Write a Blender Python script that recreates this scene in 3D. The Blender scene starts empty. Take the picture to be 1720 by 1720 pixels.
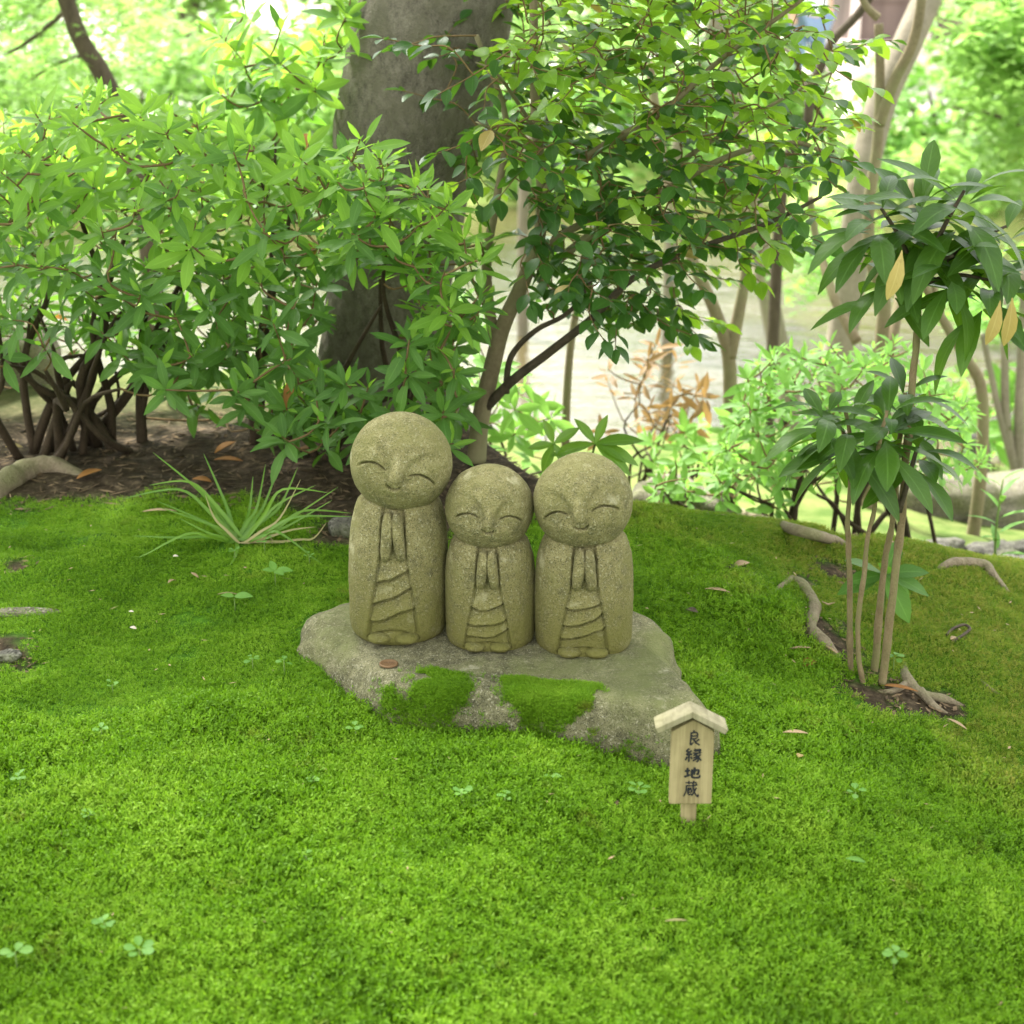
import bpy, math, random
import numpy as np
from mathutils import Vector, Matrix

random.seed(7)
rng = np.random.default_rng(11)
SC = bpy.context.scene
COL = SC.collection
PI = math.pi

# ------------------------------------------------------------------ camera
CAM = np.array([0.0, -1.9, 0.83])
PITCH = math.radians(18.5)
FPX = 860.0 / math.tan(math.radians(18.0))
cam_d = bpy.data.cameras.new('camera')
cam_o = bpy.data.objects.new('camera', cam_d)
COL.objects.link(cam_o)
cam_o.location = CAM.tolist()
cam_o.rotation_euler = (PI / 2 - PITCH, 0, 0)
cam_d.sensor_width = 36
cam_d.angle = math.radians(36)
cam_d.clip_start = 0.05
cam_d.clip_end = 500
cam_d.dof.use_dof = True
cam_d.dof.focus_distance = 2.06
cam_d.dof.aperture_fstop = 6.0
SC.camera = cam_o

# ------------------------------------------------------------------ light
SUN_EL, SUN_AZ = 58.0, -35.0          # azimuth measured from +Y towards +X
w = bpy.data.worlds.new('World')
SC.world = w
w.use_nodes = True
nt = w.node_tree
nt.nodes.clear()
sky = nt.nodes.new('ShaderNodeTexSky')
sky.sky_type = 'NISHITA'
sky.sun_disc = False
sky.sun_elevation = math.radians(SUN_EL)
sky.sun_rotation = math.radians(SUN_AZ)
sky.dust_density = 0.6
sky.air_density = 4.0
sky.ozone_density = 1.0
hs = nt.nodes.new('ShaderNodeHueSaturation')
hs.inputs['Saturation'].default_value = 0.12
bg = nt.nodes.new('ShaderNodeBackground')
bg.inputs['Strength'].default_value = 0.10
wo = nt.nodes.new('ShaderNodeOutputWorld')
nt.links.new(sky.outputs[0], hs.inputs['Color'])
nt.links.new(hs.outputs[0], bg.inputs['Color'])
nt.links.new(bg.outputs[0], wo.inputs['Surface'])
sl = bpy.data.lights.new('sun', 'SUN')
sl.energy = 3.0
sl.angle = math.radians(8)
sl.color = (1.0, 0.97, 0.91)
so = bpy.data.objects.new('sun', sl)
COL.objects.link(so)
el, az = math.radians(SUN_EL), math.radians(SUN_AZ)
sd = Vector((math.cos(el) * math.sin(az), math.cos(el) * math.cos(az), math.sin(el)))
so.rotation_euler = sd.to_track_quat('Z', 'Y').to_euler()
SC.view_settings.view_transform = 'Standard'
SC.view_settings.look = 'None'
SC.view_settings.gamma = 1
SC.view_settings.use_curve_mapping = False
SC.view_settings.exposure = 2.58
SC.cycles.max_bounces = 8
SC.cycles.transparent_max_bounces = 6
SC.cycles.sample_clamp_indirect = 6.0

# ------------------------------------------------------------------ maths helpers
UPV = np.array([0.0, math.sin(PITCH), math.cos(PITCH)])
FWD = np.array([0.0, math.cos(PITCH), -math.sin(PITCH)])

def ray(px, py):
    d = FWD + (px - 860) / FPX * np.array([1.0, 0, 0]) + (860 - py) / FPX * UPV
    return d

def P(px, py, yd):
    """World point seen at a photo position, yd metres of ground distance ahead."""
    d = ray(px, py)
    return CAM + d * (yd / d[1])

def Zp(px, py, z):
    d = ray(px, py)
    return CAM + d * ((z - CAM[2]) / d[2])

def sstep(a, b, x):
    t = np.clip((x - a) / (b - a), 0, 1)
    return t * t * (3 - 2 * t)

def _hash(ix, iy, iz):
    n = (ix * 73856093) ^ (iy * 19349663) ^ (iz * 83492791)
    n = (n ^ (n >> 13)) * 1274126177 & 0x7fffffff
    n = (n ^ (n >> 16)) * 668265263 & 0x7fffffff
    return (n & 0xfffff) / float(0xfffff)

def vnoise(x, y, z=0.0):
    x, y, z = np.broadcast_arrays(np.asarray(x, float), np.asarray(y, float), np.asarray(z, float))
    ix, iy, iz = np.floor(x).astype(np.int64), np.floor(y).astype(np.int64), np.floor(z).astype(np.int64)
    fx, fy, fz = x - ix, y - iy, z - iz
    fx, fy, fz = fx * fx * (3 - 2 * fx), fy * fy * (3 - 2 * fy), fz * fz * (3 - 2 * fz)
    r = 0
    for dx in (0, 1):
        for dy in (0, 1):
            for dz in (0, 1):
                wgt = (fx if dx else 1 - fx) * (fy if dy else 1 - fy) * (fz if dz else 1 - fz)
                r = r + wgt * _hash(ix + dx, iy + dy, iz + dz)
    return r * 2 - 1

def fbm(x, y, z=0.0, o=3):
    r, a = 0, 1.0
    for k in range(o):
        r = r + a * vnoise(np.asarray(x) * 2 ** k + 17.3 * k, np.asarray(y) * 2 ** k + 5.1 * k, np.asarray(z) * 2 ** k)
        a *= 0.5
    return r

def H0(x, y):
    """Ground without the small lumps."""
    x = np.asarray(x, float)
    y = np.asarray(y, float)
    z = np.where(y < 0, 0.10 * y * (1 + 0.12 * np.minimum(-y, 3)), 0.06 * (1 - np.exp(-np.maximum(y, 0) / 0.45)))
    z = np.where(y < -1.2, -0.137 - 0.02 * (-1.2 - y), z)
    s = np.log1p(np.exp(np.clip((x - 0.22) / 0.12, -30, 30))) * 0.12
    z = z - 0.19 * np.minimum(s, 1.6)
    z = z + 0.02 * np.exp(-((x + 0.03) / 0.27) ** 2 - ((y + 0.335) / 0.10) ** 2) + 0.016 * np.exp(-((x - 0.27) / 0.06) ** 2 - ((y + 0.15) / 0.14) ** 2)
    yc = 1.35 - 0.85 * sstep(-0.35, 0.15, x)
    t = np.maximum(y - yc, 0)
    z = z - 0.34 * (1 - np.exp(-(t / 0.45) ** 2)) * (1 - 0.4 * sstep(0.2, 0.9, x)) - 0.10 * np.minimum(t, 2.6)
    z = z - 0.85 * sstep(2.9, 4.2, y - 0.25 * np.abs(x) * 0.3) * (1 - sstep(10.3, 12.0, y))
    z = np.where(y > 6, z * (1 - sstep(6, 12.5, y)) + sstep(6, 12.5, y) * (-0.42 + 0.02 * np.clip(y - 12, 0, 18)) - 0.85 * 0, z)
    z = np.where((y > 5.5) & (y < 11.0), np.minimum(z, -1.15), z)
    return z

def H(x, y):
    x = np.asarray(x, float)
    y = np.asarray(y, float)
    return H0(x, y) + 0.013 * fbm(x * 6, y * 6, 1.7, 2) * (np.abs(x) < 8) + 0.0055 * vnoise(x * 26, y * 26, 4.4) * (np.abs(x) < 8)

def G(px, py, lift=0.0):
    """Where the sight line of a photo position meets the ground."""
    d = ray(px, py)
    d = d / np.linalg.norm(d)
    ts = np.linspace(0.6, 14, 2700)
    pts = CAM[None, :] + ts[:, None] * d[None, :]
    below = pts[:, 2] < H(pts[:, 0], pts[:, 1])
    k = int(np.argmax(below)) if below.any() else len(ts) - 1
    p = pts[k].copy()
    p[2] = float(H(p[0], p[1])) + lift
    return p

def nrm(v):
    v = np.asarray(v, float)
    return v / (np.linalg.norm(v) + 1e-12)

# ------------------------------------------------------------------ mesh helpers
def mesh_np(name, V, quads=None, tris=None, mat=None, smooth=True, uv=None, mats=None, fmat=None):
    me = bpy.data.meshes.new(name)
    V = np.asarray(V, np.float32)
    nq = 0 if quads is None else len(quads)
    ntr = 0 if tris is None else len(tris)
    loops = []
    if nq:
        loops.append(np.asarray(quads, np.int32).ravel())
    if ntr:
        loops.append(np.asarray(tris, np.int32).ravel())
    L = np.concatenate(loops)
    me.vertices.add(len(V))
    me.vertices.foreach_set('co', V.ravel())
    me.loops.add(len(L))
    me.loops.foreach_set('vertex_index', L)
    tot = np.concatenate([np.full(nq, 4, np.int32), np.full(ntr, 3, np.int32)])
    st = np.concatenate([[0], np.cumsum(tot)[:-1]]).astype(np.int32)
    me.polygons.add(len(tot))
    me.polygons.foreach_set('loop_start', st)
    me.polygons.foreach_set('loop_total', tot)
    me.polygons.foreach_set('use_smooth', np.full(len(tot), smooth, bool))
    if uv is not None:
        lay = me.uv_layers.new(name='UVMap')
        lay.data.foreach_set('uv', np.asarray(uv, np.float32)[L].ravel())
    for m in (mats or ([mat] if mat else [])):
        me.materials.append(m)
    if fmat is not None:
        me.polygons.foreach_set('material_index', np.asarray(fmat, np.int32))
    me.update(calc_edges=True)
    me.validate()
    return me

def link(name, me, parent=None, loc=None, label=None, cat=None, group=None, kind=None):
    o = bpy.data.objects.new(name, me)
    COL.objects.link(o)
    if parent is not None:
        o.parent = parent
    if loc is not None:
        o.location = tuple(float(v) for v in loc)
    if label:
        o['label'] = label
    if cat:
        o['category'] = cat
    if group:
        o['group'] = group
    if kind:
        o['kind'] = kind
    return o

def empty(name, loc, label, cat, group=None):
    o = link(name, None, None, loc, label, cat, group)
    o.empty_display_size = 0.05
    return o

class MB:
    """Collects surfaces given in world coordinates; build() links them as one mesh with its origin at base."""
    def __init__(s):
        s.V, s.Q, s.T, s.U, s.n = [], [], [], [], 0

    def add(s, V, Q=None, T=None, U=None):
        V = np.asarray(V, float)
        s.V.append(V)
        if Q is not None and len(Q):
            s.Q.append(np.asarray(Q, int) + s.n)
        if T is not None and len(T):
            s.T.append(np.asarray(T, int) + s.n)
        s.U.append(np.zeros((len(V), 2)) if U is None else np.asarray(U, float))
        s.n += len(V)
        return s

    def tube(s, pts, rad, sides=6, smooth=3, cap=True):
        pts = np.asarray(pts, float)
        rad = np.broadcast_to(np.asarray(rad, float), (len(pts),)).copy()
        if smooth > 1 and len(pts) > 2:
            pts, rad = catmull(pts, rad, smooth)
        n = len(pts)
        tg = np.gradient(pts, axis=0)
        tg /= (np.linalg.norm(tg, axis=1, keepdims=True) + 1e-12)
        ref = np.array([0.31, 0.9, 0.17]) if abs(tg[0][2]) > 0.7 else np.array([0.1, 0.2, 1.0])
        x = nrm(np.cross(tg[0], ref))
        V = []
        a = np.arange(sides) * 2 * PI / sides
        for i in range(n):
            x = nrm(x - tg[i] * np.dot(x, tg[i]))
            y = np.cross(tg[i], x)
            V.append(pts[i] + rad[i] * (np.cos(a)[:, None] * x + np.sin(a)[:, None] * y))
        V = np.concatenate(V)
        i, j = np.meshgrid(np.arange(n - 1), np.arange(sides), indexing='ij')
        j2 = (j + 1) % sides
        Q = np.stack([i * sides + j, i * sides + j2, (i + 1) * sides + j2, (i + 1) * sides + j], -1).reshape(-1, 4)
        T = None
        if cap:
            V = np.concatenate([V, [pts[0]], [pts[-1]]])
            k = n * sides
            T = [(k, (q + 1) % sides, q) for q in range(sides)]
            T += [(k + 1, (n - 1) * sides + q, (n - 1) * sides + (q + 1) % sides) for q in range(sides)]
        return s.add(V, Q, T)

    def box(s, c, size, R=None):
        h = np.asarray(size, float) / 2
        V = np.array([[x, y, z] for x in (-1, 1) for y in (-1, 1) for z in (-1, 1)], float) * h
        if R is not None:
            V = V @ np.asarray(R).T
        Q = [(0, 1, 3, 2), (4, 6, 7, 5), (0, 4, 5, 1), (2, 3, 7, 6), (0, 2, 6, 4), (1, 5, 7, 3)]
        return s.add(V + np.asarray(c, float), Q)

    def build(s, name, mat, parent=None, base=None, smooth=True, **kw):
        if base is None:
            base = np.zeros(3)
        V = np.concatenate(s.V) - np.asarray(base, float)
        me = mesh_np(name, V, np.concatenate(s.Q) if s.Q else None, np.concatenate(s.T) if s.T else None,
                     mat, smooth, np.concatenate(s.U))
        return link(name, me, parent, None if parent is not None else base, **kw)

def catmull(pts, rad, k):
    out, ro = [], []
    n = len(pts)
    for i in range(n - 1):
        p0, p1, p2, p3 = pts[max(i - 1, 0)], pts[i], pts[i + 1], pts[min(i + 2, n - 1)]
        for j in range(k):
            t = j / k
            out.append(0.5 * (2 * p1 + (p2 - p0) * t + (2 * p0 - 5 * p1 + 4 * p2 - p3) * t * t + (3 * p1 - p0 - 3 * p2 + p3) * t ** 3))
            ro.append(rad[i] * (1 - t) + rad[i + 1] * t)
    out.append(pts[-1])
    ro.append(rad[-1])
    return np.array(out), np.array(ro)

def grid_quads(nu, nv, wrap=False):
    i, j = np.meshgrid(np.arange(nu - 1), np.arange(nv if wrap else nv - 1), indexing='ij')
    j2 = (j + 1) % nv
    return np.stack([i * nv + j, i * nv + j2, (i + 1) * nv + j2, (i + 1) * nv + j], -1).reshape(-1, 4)

def lump(c, r, seed, n=28, amp=0.16, flat=1.0):
    """A weathered stone: an uneven ellipsoid."""
    th = np.linspace(0, PI, n)
    ph = np.linspace(0, 2 * PI, 2 * n, endpoint=False)
    T, F = np.meshgrid(th, ph, indexing='ij')
    d = np.stack([np.sin(T) * np.cos(F), np.sin(T) * np.sin(F), np.cos(T)], -1).reshape(-1, 3)
    k = 1 + amp * fbm(d[:, 0] * 1.6 + seed, d[:, 1] * 1.6, d[:, 2] * 1.6 + seed * 2, 3)
    d2 = np.sign(d) * np.abs(d) ** flat
    return d2 * k[:, None] * np.asarray(r) + np.asarray(c), grid_quads(n, 2 * n, True)

# ------------------------------------------------------------------ materials
class M:
    def __init__(s, name):
        s.m = bpy.data.materials.new(name)
        s.m.use_nodes = True
        s.t = s.m.node_tree
        s.t.nodes.clear()
        s.out = s.n('ShaderNodeOutputMaterial')

    def n(s, typ, **kw):
        nd = s.t.nodes.new(typ)
        for k, v in kw.items():
            if k.startswith('i_'):
                nd.inputs[k[2:].replace('_', ' ')].default_value = v
            else:
                setattr(nd, k, v)
        return nd

    def l(s, a, b):
        s.t.links.new(a, b)

    def noise(s, scale, detail=4, rough=0.55, vec=None, dist=0.0):
        nd = s.n('ShaderNodeTexNoise')
        nd.inputs['Scale'].default_value = scale
        nd.inputs['Detail'].default_value = detail
        nd.inputs['Roughness'].default_value = rough
        nd.inputs['Distortion'].default_value = dist
        if vec is not None:
            s.l(vec, nd.inputs['Vector'])
        return nd.outputs['Fac']

    def ramp(s, fac, stops):
        nd = s.n('ShaderNodeValToRGB')
        e = nd.color_ramp.elements
        while len(e) < len(stops):
            e.new(0.5)
        for k, (p, c) in enumerate(stops):
            e[k].position = p
            e[k].color = (*c, 1) if len(c) == 3 else c
        s.l(fac, nd.inputs[0])
        return nd.outputs['Color']

    def mix(s, fac, a, b, mode='MIX'):
        nd = s.n('ShaderNodeMix', data_type='RGBA', blend_type=mode)
        if hasattr(fac, 'is_linked') or hasattr(fac, 'links'):
            s.l(fac, nd.inputs[0])
        else:
            nd.inputs[0].default_value = fac
        for v, k in ((a, 6), (b, 7)):
            if isinstance(v, tuple):
                nd.inputs[k].default_value = (*v, 1)
            else:
                s.l(v, nd.inputs[k])
        return nd.outputs[2]

    def math(s, op, a, b=0.0, c=None, clamp=False):
        nd = s.n('ShaderNodeMath', operation=op, use_clamp=clamp)
        for k, v in enumerate((a, b, c)):
            if v is None:
                continue
            if isinstance(v, (int, float)):
                nd.inputs[k].default_value = v
            else:
                s.l(v, nd.inputs[k])
        return nd.outputs[0]

    def mrange(s, v, a, b, c=0.0, d=1.0):
        nd = s.n('ShaderNodeMapRange')
        s.l(v, nd.inputs[0])
        for k, x in enumerate((a, b, c, d)):
            nd.inputs[k + 1].default_value = x
        return nd.outputs[0]

    def bump(s, h, strength, dist, prev=None):
        nd = s.n('ShaderNodeBump')
        nd.inputs['Strength'].default_value = strength
        nd.inputs['Distance'].default_value = dist
        s.l(h, nd.inputs['Height'])
        if prev is not None:
            s.l(prev, nd.inputs['Normal'])
        return nd.outputs[0]

    def bsdf(s, color, rough=0.7, spec=0.3, normal=None, **kw):
        nd = s.n('ShaderNodeBsdfPrincipled')
        if isinstance(color, tuple):
            nd.inputs['Base Color'].default_value = (*color, 1)
        else:
            s.l(color, nd.inputs['Base Color'])
        if isinstance(rough, (int, float)):
            nd.inputs['Roughness'].default_value = rough
        else:
            s.l(rough, nd.inputs['Roughness'])
        nd.inputs['Specular IOR Level'].default_value = spec
        for k, v in kw.items():
            nd.inputs[k.replace('_', ' ')].default_value = v
        if normal is not None:
            s.l(normal, nd.inputs['Normal'])
        return nd.outputs[0]

    def done(s, sh):
        s.l(sh, s.out.inputs['Surface'])
        return s.m

def leaf_mat(name, dark, light, trans, tfac=0.4, rough=0.4, spec=0.4, vein=0.25, spots=0.0):
    m = M(name)
    oi = m.n('ShaderNodeObjectInfo').outputs['Random']
    isl = m.n('ShaderNodeNewGeometry').outputs['Random Per Island']
    r = m.math('FRACT', m.math('ADD', oi, isl))
    pos = m.n('ShaderNodeNewGeometry').outputs['Position']
    nz = m.noise(30, 3, 0.6, pos)
    f = m.math('ADD', m.math('MULTIPLY', r, 0.7), m.math('MULTIPLY', m.math('SUBTRACT', nz, 0.5), 0.9), clamp=True)
    col = m.mix(f, dark, light)
    tc = m.mix(f, tuple(c * 0.8 for c in trans), trans)
    uvn = m.n('ShaderNodeUVMap')
    sep = m.n('ShaderNodeSeparateXYZ')
    m.l(uvn.outputs[0], sep.inputs[0])
    au = m.math('ABSOLUTE', m.math('SUBTRACT', sep.outputs[0], 0.5))
    mid = m.math('SUBTRACT', 1.0, m.mrange(au, 0.015, 0.05))
    side = m.math('SINE', m.math('MULTIPLY', m.math('SUBTRACT', sep.outputs[1], m.math('MULTIPLY', au, 0.5)), 55.0))
    sv = m.math('MULTIPLY', m.mrange(side, 0.8, 1.0), 0.35)
    v = m.math('MULTIPLY', m.math('MAXIMUM', mid, sv), vein)
    col = m.mix(v, col, tuple(min(1, c * 2.2 + 0.03) for c in light))
    if spots:
        sp = m.mrange(m.noise(160, 2, 0.5, pos), 0.68, 0.74)
        col = m.mix(m.math('MULTIPLY', sp, spots), col, (0.10, 0.06, 0.02))
    bmp = m.bump(m.math('ADD', m.math('MULTIPLY', side, 0.2), m.math('MULTIPLY', mid, -0.6)), 0.35, 0.0006)
    b = m.bsdf(col, rough, spec, bmp)
    tr = m.n('ShaderNodeBsdfTranslucent')
    m.l(tc, tr.inputs[0])
    mx = m.n('ShaderNodeMixShader')
    mx.inputs[0].default_value = tfac
    m.l(b, mx.inputs[1])
    m.l(tr.outputs[0], mx.inputs[2])
    return m.done(mx.outputs[0])

def bark_mat(name, a, b, scale=30, bump=0.6, lichen=None, stretch=0.35):
    m = M(name)
    tc = m.n('ShaderNodeTexCoord').outputs['Object']
    mp = m.n('ShaderNodeMapping')
    mp.inputs['Scale'].default_value = (1, 1, stretch)
    m.l(tc, mp.inputs[0])
    n1 = m.noise(scale, 6, 0.65, mp.outputs[0])
    n2 = m.noise(scale * 0.22, 3, 0.6, tc)
    n3 = m.noise(scale * 5, 3, 0.6, tc)
    c = m.ramp(m.math('ADD', m.math('MULTIPLY', n1, 0.6), m.math('MULTIPLY', n3, 0.4)), [(0.3, a), (0.68, b)])
    if lichen:
        c = m.mix(m.math('MULTIPLY', m.mrange(n2, 0.45, 0.62), 0.75), c, lichen)
    bp = m.bump(m.math('ADD', n1, m.math('MULTIPLY', n3, 0.5)), bump, 0.006)
    return m.done(m.bsdf(c, 0.85, 0.15, bp))

def granite(name, cols, stain, speck, fine=420, bump=0.7, low=None):
    m = M(name)
    tc = m.n('ShaderNodeTexCoord').outputs['Object']
    big = m.noise(14, 5, 0.62, tc)
    mid = m.noise(70, 4, 0.6, tc)
    f1 = m.noise(fine, 2, 0.6, tc)
    f2 = m.noise(fine * 2.1, 2, 0.5, tc)
    c = m.ramp(m.math('ADD', m.math('MULTIPLY', big, 0.35), m.math('MULTIPLY', mid, 0.65)), [(0.3, cols[0]), (0.52, cols[1]), (0.72, cols[2])])
    c = m.mix(m.math('MULTIPLY', m.mrange(f1, 0.55, 0.70), 0.5), c, speck)
    c = m.mix(m.math('MULTIPLY', m.mrange(f2, 0.47, 0.35), 0.75), c, tuple(0.3 * x for x in cols[0]))
    st = m.mrange(m.noise(9, 5, 0.65, tc), 0.46, 0.66)
    c = m.mix(m.math('MULTIPLY', st, 0.75), c, stain)
    li = m.mrange(m.noise(26, 4, 0.6, tc), 0.63, 0.70)
    c = m.mix(m.math('MULTIPLY', li, 0.35), c, tuple(min(1, x * 1.05) for x in speck))
    if low is not None:
        z = m.n('ShaderNodeSeparateXYZ')
        m.l(tc, z.inputs[0])
        k = m.math('ADD', m.mrange(z.outputs[2], low[1], low[0]), m.math('MULTIPLY', m.math('SUBTRACT', mid, 0.5), 1.4), clamp=True)
        c = m.mix(m.math('MULTIPLY', k, 0.8), c, low[2])
    hgt = m.math('ADD', m.math('MULTIPLY', f1, 0.9), m.math('ADD', m.math('MULTIPLY', mid, 0.5), m.math('MULTIPLY', f2, 0.6)))
    bp = m.bump(hgt, bump, 0.0024)
    return m.done(m.bsdf(c, 0.9, 0.2, bp))

MAT = {}
MAT['statue'] = granite('statue_granite', [(0.10, 0.095, 0.045), (0.20, 0.18, 0.08), (0.34, 0.31, 0.17)], (0.13, 0.13, 0.038), (0.47, 0.45, 0.30), fine=330, bump=1.0, low=(0.0, 0.13, (0.105, 0.102, 0.022)))
MAT['rock'] = granite('flat_rock_granite', [(0.05, 0.049, 0.026), (0.14, 0.133, 0.072), (0.235, 0.222, 0.13)], (0.11, 0.125, 0.04), (0.42, 0.40, 0.29), fine=300, bump=0.9)
MAT['boulder'] = granite('boulder_stone', [(0.09, 0.082, 0.058), (0.16, 0.145, 0.105), (0.23, 0.21, 0.16)], (0.10, 0.11, 0.04), (0.30, 0.28, 0.22), fine=120)
MAT['dark_stone'] = granite('dark_stone', [(0.04, 0.038, 0.03), (0.09, 0.085, 0.07), (0.17, 0.16, 0.135)], (0.07, 0.085, 0.03), (0.22, 0.21, 0.18), fine=120)
MAT['trunk'] = bark_mat('grey_bark', (0.045, 0.040, 0.030), (0.25, 0.225, 0.175), 75, 1.3, (0.14, 0.13, 0.09), 0.6)
MAT['smooth_bark'] = bark_mat('smooth_bark', (0.10, 0.08, 0.045), (0.22, 0.18, 0.11), 26, 0.35, (0.18, 0.18, 0.09))
MAT['pale_bark'] = bark_mat('pale_bark', (0.13, 0.112, 0.08), (0.27, 0.235, 0.18), 18, 0.4, (0.16, 0.155, 0.10))
MAT['dark_bark'] = bark_mat('dark_bark', (0.03, 0.024, 0.016), (0.10, 0.08, 0.055), 40, 0.6)
MAT['stem'] = bark_mat('shrub_stem', (0.024, 0.018, 0.011), (0.068, 0.05, 0.031), 60, 0.5)
MAT['twig'] = bark_mat('young_twig', (0.10, 0.075, 0.03), (0.19, 0.12, 0.06), 80, 0.3)
MAT['thin_stem'] = bark_mat('thin_brown_stem', (0.10, 0.075, 0.035), (0.23, 0.18, 0.10), 90, 0.5, (0.15, 0.15, 0.06))
MAT['root'] = bark_mat('root_bark', (0.10, 0.08, 0.05), (0.26, 0.215, 0.145), 50, 0.9, (0.15, 0.15, 0.07))
MAT['green_stem'] = bark_mat('green_stem', (0.10, 0.16, 0.04), (0.17, 0.25, 0.07), 60, 0.2)
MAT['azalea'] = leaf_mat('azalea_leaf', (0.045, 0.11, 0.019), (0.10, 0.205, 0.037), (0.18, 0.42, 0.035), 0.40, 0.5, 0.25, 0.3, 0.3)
MAT['azalea_young_lit'] = leaf_mat('azalea_young_lit_leaf', (0.115, 0.235, 0.03), (0.20, 0.36, 0.05), (0.38, 0.68, 0.06), 0.5, 0.5, 0.22, 0.25)  # new growth, and backlight painted onto the upper whorls
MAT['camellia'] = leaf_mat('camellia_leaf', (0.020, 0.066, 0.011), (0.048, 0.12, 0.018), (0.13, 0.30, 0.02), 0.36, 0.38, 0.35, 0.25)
MAT['camellia_lit'] = leaf_mat('camellia_lit_leaf', (0.11, 0.22, 0.02), (0.20, 0.33, 0.03), (0.42, 0.70, 0.045), 0.5, 0.35, 0.35, 0.25)  # brighter copy of the camellia leaf, sunlight put into its colour
MAT['ardisia'] = leaf_mat('glossy_leaf', (0.025, 0.068, 0.008), (0.055, 0.12, 0.013), (0.17, 0.36, 0.015), 0.35, 0.4, 0.3, 0.35)
MAT['lime'] = leaf_mat('lime_leaf', (0.11, 0.25, 0.04), (0.20, 0.38, 0.07), (0.33, 0.64, 0.10), 0.45, 0.5, 0.3, 0.15)
MAT['russet'] = leaf_mat('russet_leaf', (0.16, 0.095, 0.035), (0.30, 0.19, 0.08), (0.4, 0.24, 0.08), 0.35, 0.5, 0.3, 0.2)
MAT['far_green'] = leaf_mat('far_leaf', (0.12, 0.245, 0.045), (0.25, 0.40, 0.085), (0.40, 0.68, 0.15), 0.45, 0.5, 0.3, 0.0)
MAT['far_dark'] = leaf_mat('far_dark_leaf', (0.05, 0.11, 0.025), (0.11, 0.22, 0.04), (0.22, 0.40, 0.06), 0.4, 0.5, 0.3, 0.0)
MAT['grass'] = leaf_mat('grass_blade', (0.08, 0.185, 0.018), (0.14, 0.27, 0.025), (0.25, 0.45, 0.03), 0.35, 0.35, 0.4, 0.25)
MAT['grass_dry'] = leaf_mat('dry_blade', (0.26, 0.24, 0.10), (0.38, 0.34, 0.17), (0.4, 0.35, 0.15), 0.3, 0.6, 0.2, 0.1)
MAT['sprout'] = leaf_mat('sprout_leaf', (0.085, 0.20, 0.032), (0.145, 0.29, 0.05), (0.22, 0.45, 0.06), 0.3, 0.5, 0.2, 0.15)
MAT['dead'] = leaf_mat('dead_leaf', (0.20, 0.085, 0.02), (0.36, 0.18, 0.05), (0.4, 0.18, 0.04), 0.25, 0.6, 0.2, 0.2, 0.5)
MAT['tan'] = leaf_mat('tan_leaf', (0.28, 0.20, 0.11), (0.42, 0.31, 0.19), (0.3, 0.2, 0.1), 0.15, 0.7, 0.2, 0.2, 0.2)
MAT['litter'] = leaf_mat('litter_scraps', (0.05, 0.035, 0.02), (0.24, 0.17, 0.10), (0.1, 0.07, 0.03), 0.1, 0.8, 0.1, 0.0)
MAT['yellow'] = leaf_mat('yellow_leaf', (0.34, 0.26, 0.09), (0.48, 0.38, 0.17), (0.6, 0.45, 0.08), 0.35, 0.5, 0.3, 0.2, 0.3)
MAT['pale_petal'] = leaf_mat('pale_petal', (0.6, 0.52, 0.42), (0.75, 0.68, 0.58), (0.6, 0.5, 0.4), 0.2, 0.6, 0.2, 0.0)

def moss_mat(name, bump=False):
    m = M(name)
    pos = m.n('ShaderNodeNewGeometry').outputs['Position']
    oi = m.n('ShaderNodeObjectInfo').outputs['Random']
    sep = m.n('ShaderNodeSeparateXYZ')
    m.l(pos, sep.inputs[0])
    x, y = sep.outputs[0], sep.outputs[1]
    n1 = m.noise(7, 4, 0.6, pos)
    n2 = m.noise(45, 3, 0.6, pos)
    f = m.math('ADD', m.math('MULTIPLY', n1, 1.1), m.math('ADD', m.math('MULTIPLY', n2, 0.45), m.math('MULTIPLY', oi, 0.22)))
    c = m.ramp(m.math('SUBTRACT', f, 0.38), [(0.15, (0.075, 0.175, 0.005)), (0.5, (0.15, 0.305, 0.009)), (0.85, (0.265, 0.43, 0.033))])
    # another, rust tipped moss grows on the right hand mound
    ol = m.math('ADD', m.math('ADD', x, m.math('MULTIPLY', y, 0.55)), m.math('MULTIPLY', m.math('SUBTRACT', n1, 0.5), 0.9))
    olf = m.mrange(ol, 0.42, 0.72)
    oc = m.ramp(m.math('ADD', m.math('MULTIPLY', oi, 0.6), m.math('MULTIPLY', n2, 0.6)), [(0.2, (0.085, 0.18, 0.008)), (0.55, (0.19, 0.27, 0.02)), (0.95, (0.33, 0.28, 0.06))])
    c = m.mix(m.math('MULTIPLY', olf, 0.82), c, oc)
    # rusty patches
    ru = m.mrange(m.noise(11, 5, 0.7, pos), 0.62, 0.74)
    c = m.mix(m.math('MULTIPLY', ru, 0.6), c, (0.20, 0.13, 0.03))
    b = m.bsdf(c, 0.6, 0.25)
    tr = m.n('ShaderNodeBsdfTranslucent')
    m.l(m.mix(0.0, c, c), tr.inputs[0])
    mx = m.n('ShaderNodeMixShader')
    mx.inputs[0].default_value = 0.45
    m.l(b, mx.inputs[1])
    m.l(tr.outputs[0], mx.inputs[2])
    return m.done(mx.outputs[0])

MAT['moss'] = moss_mat('moss')

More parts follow.
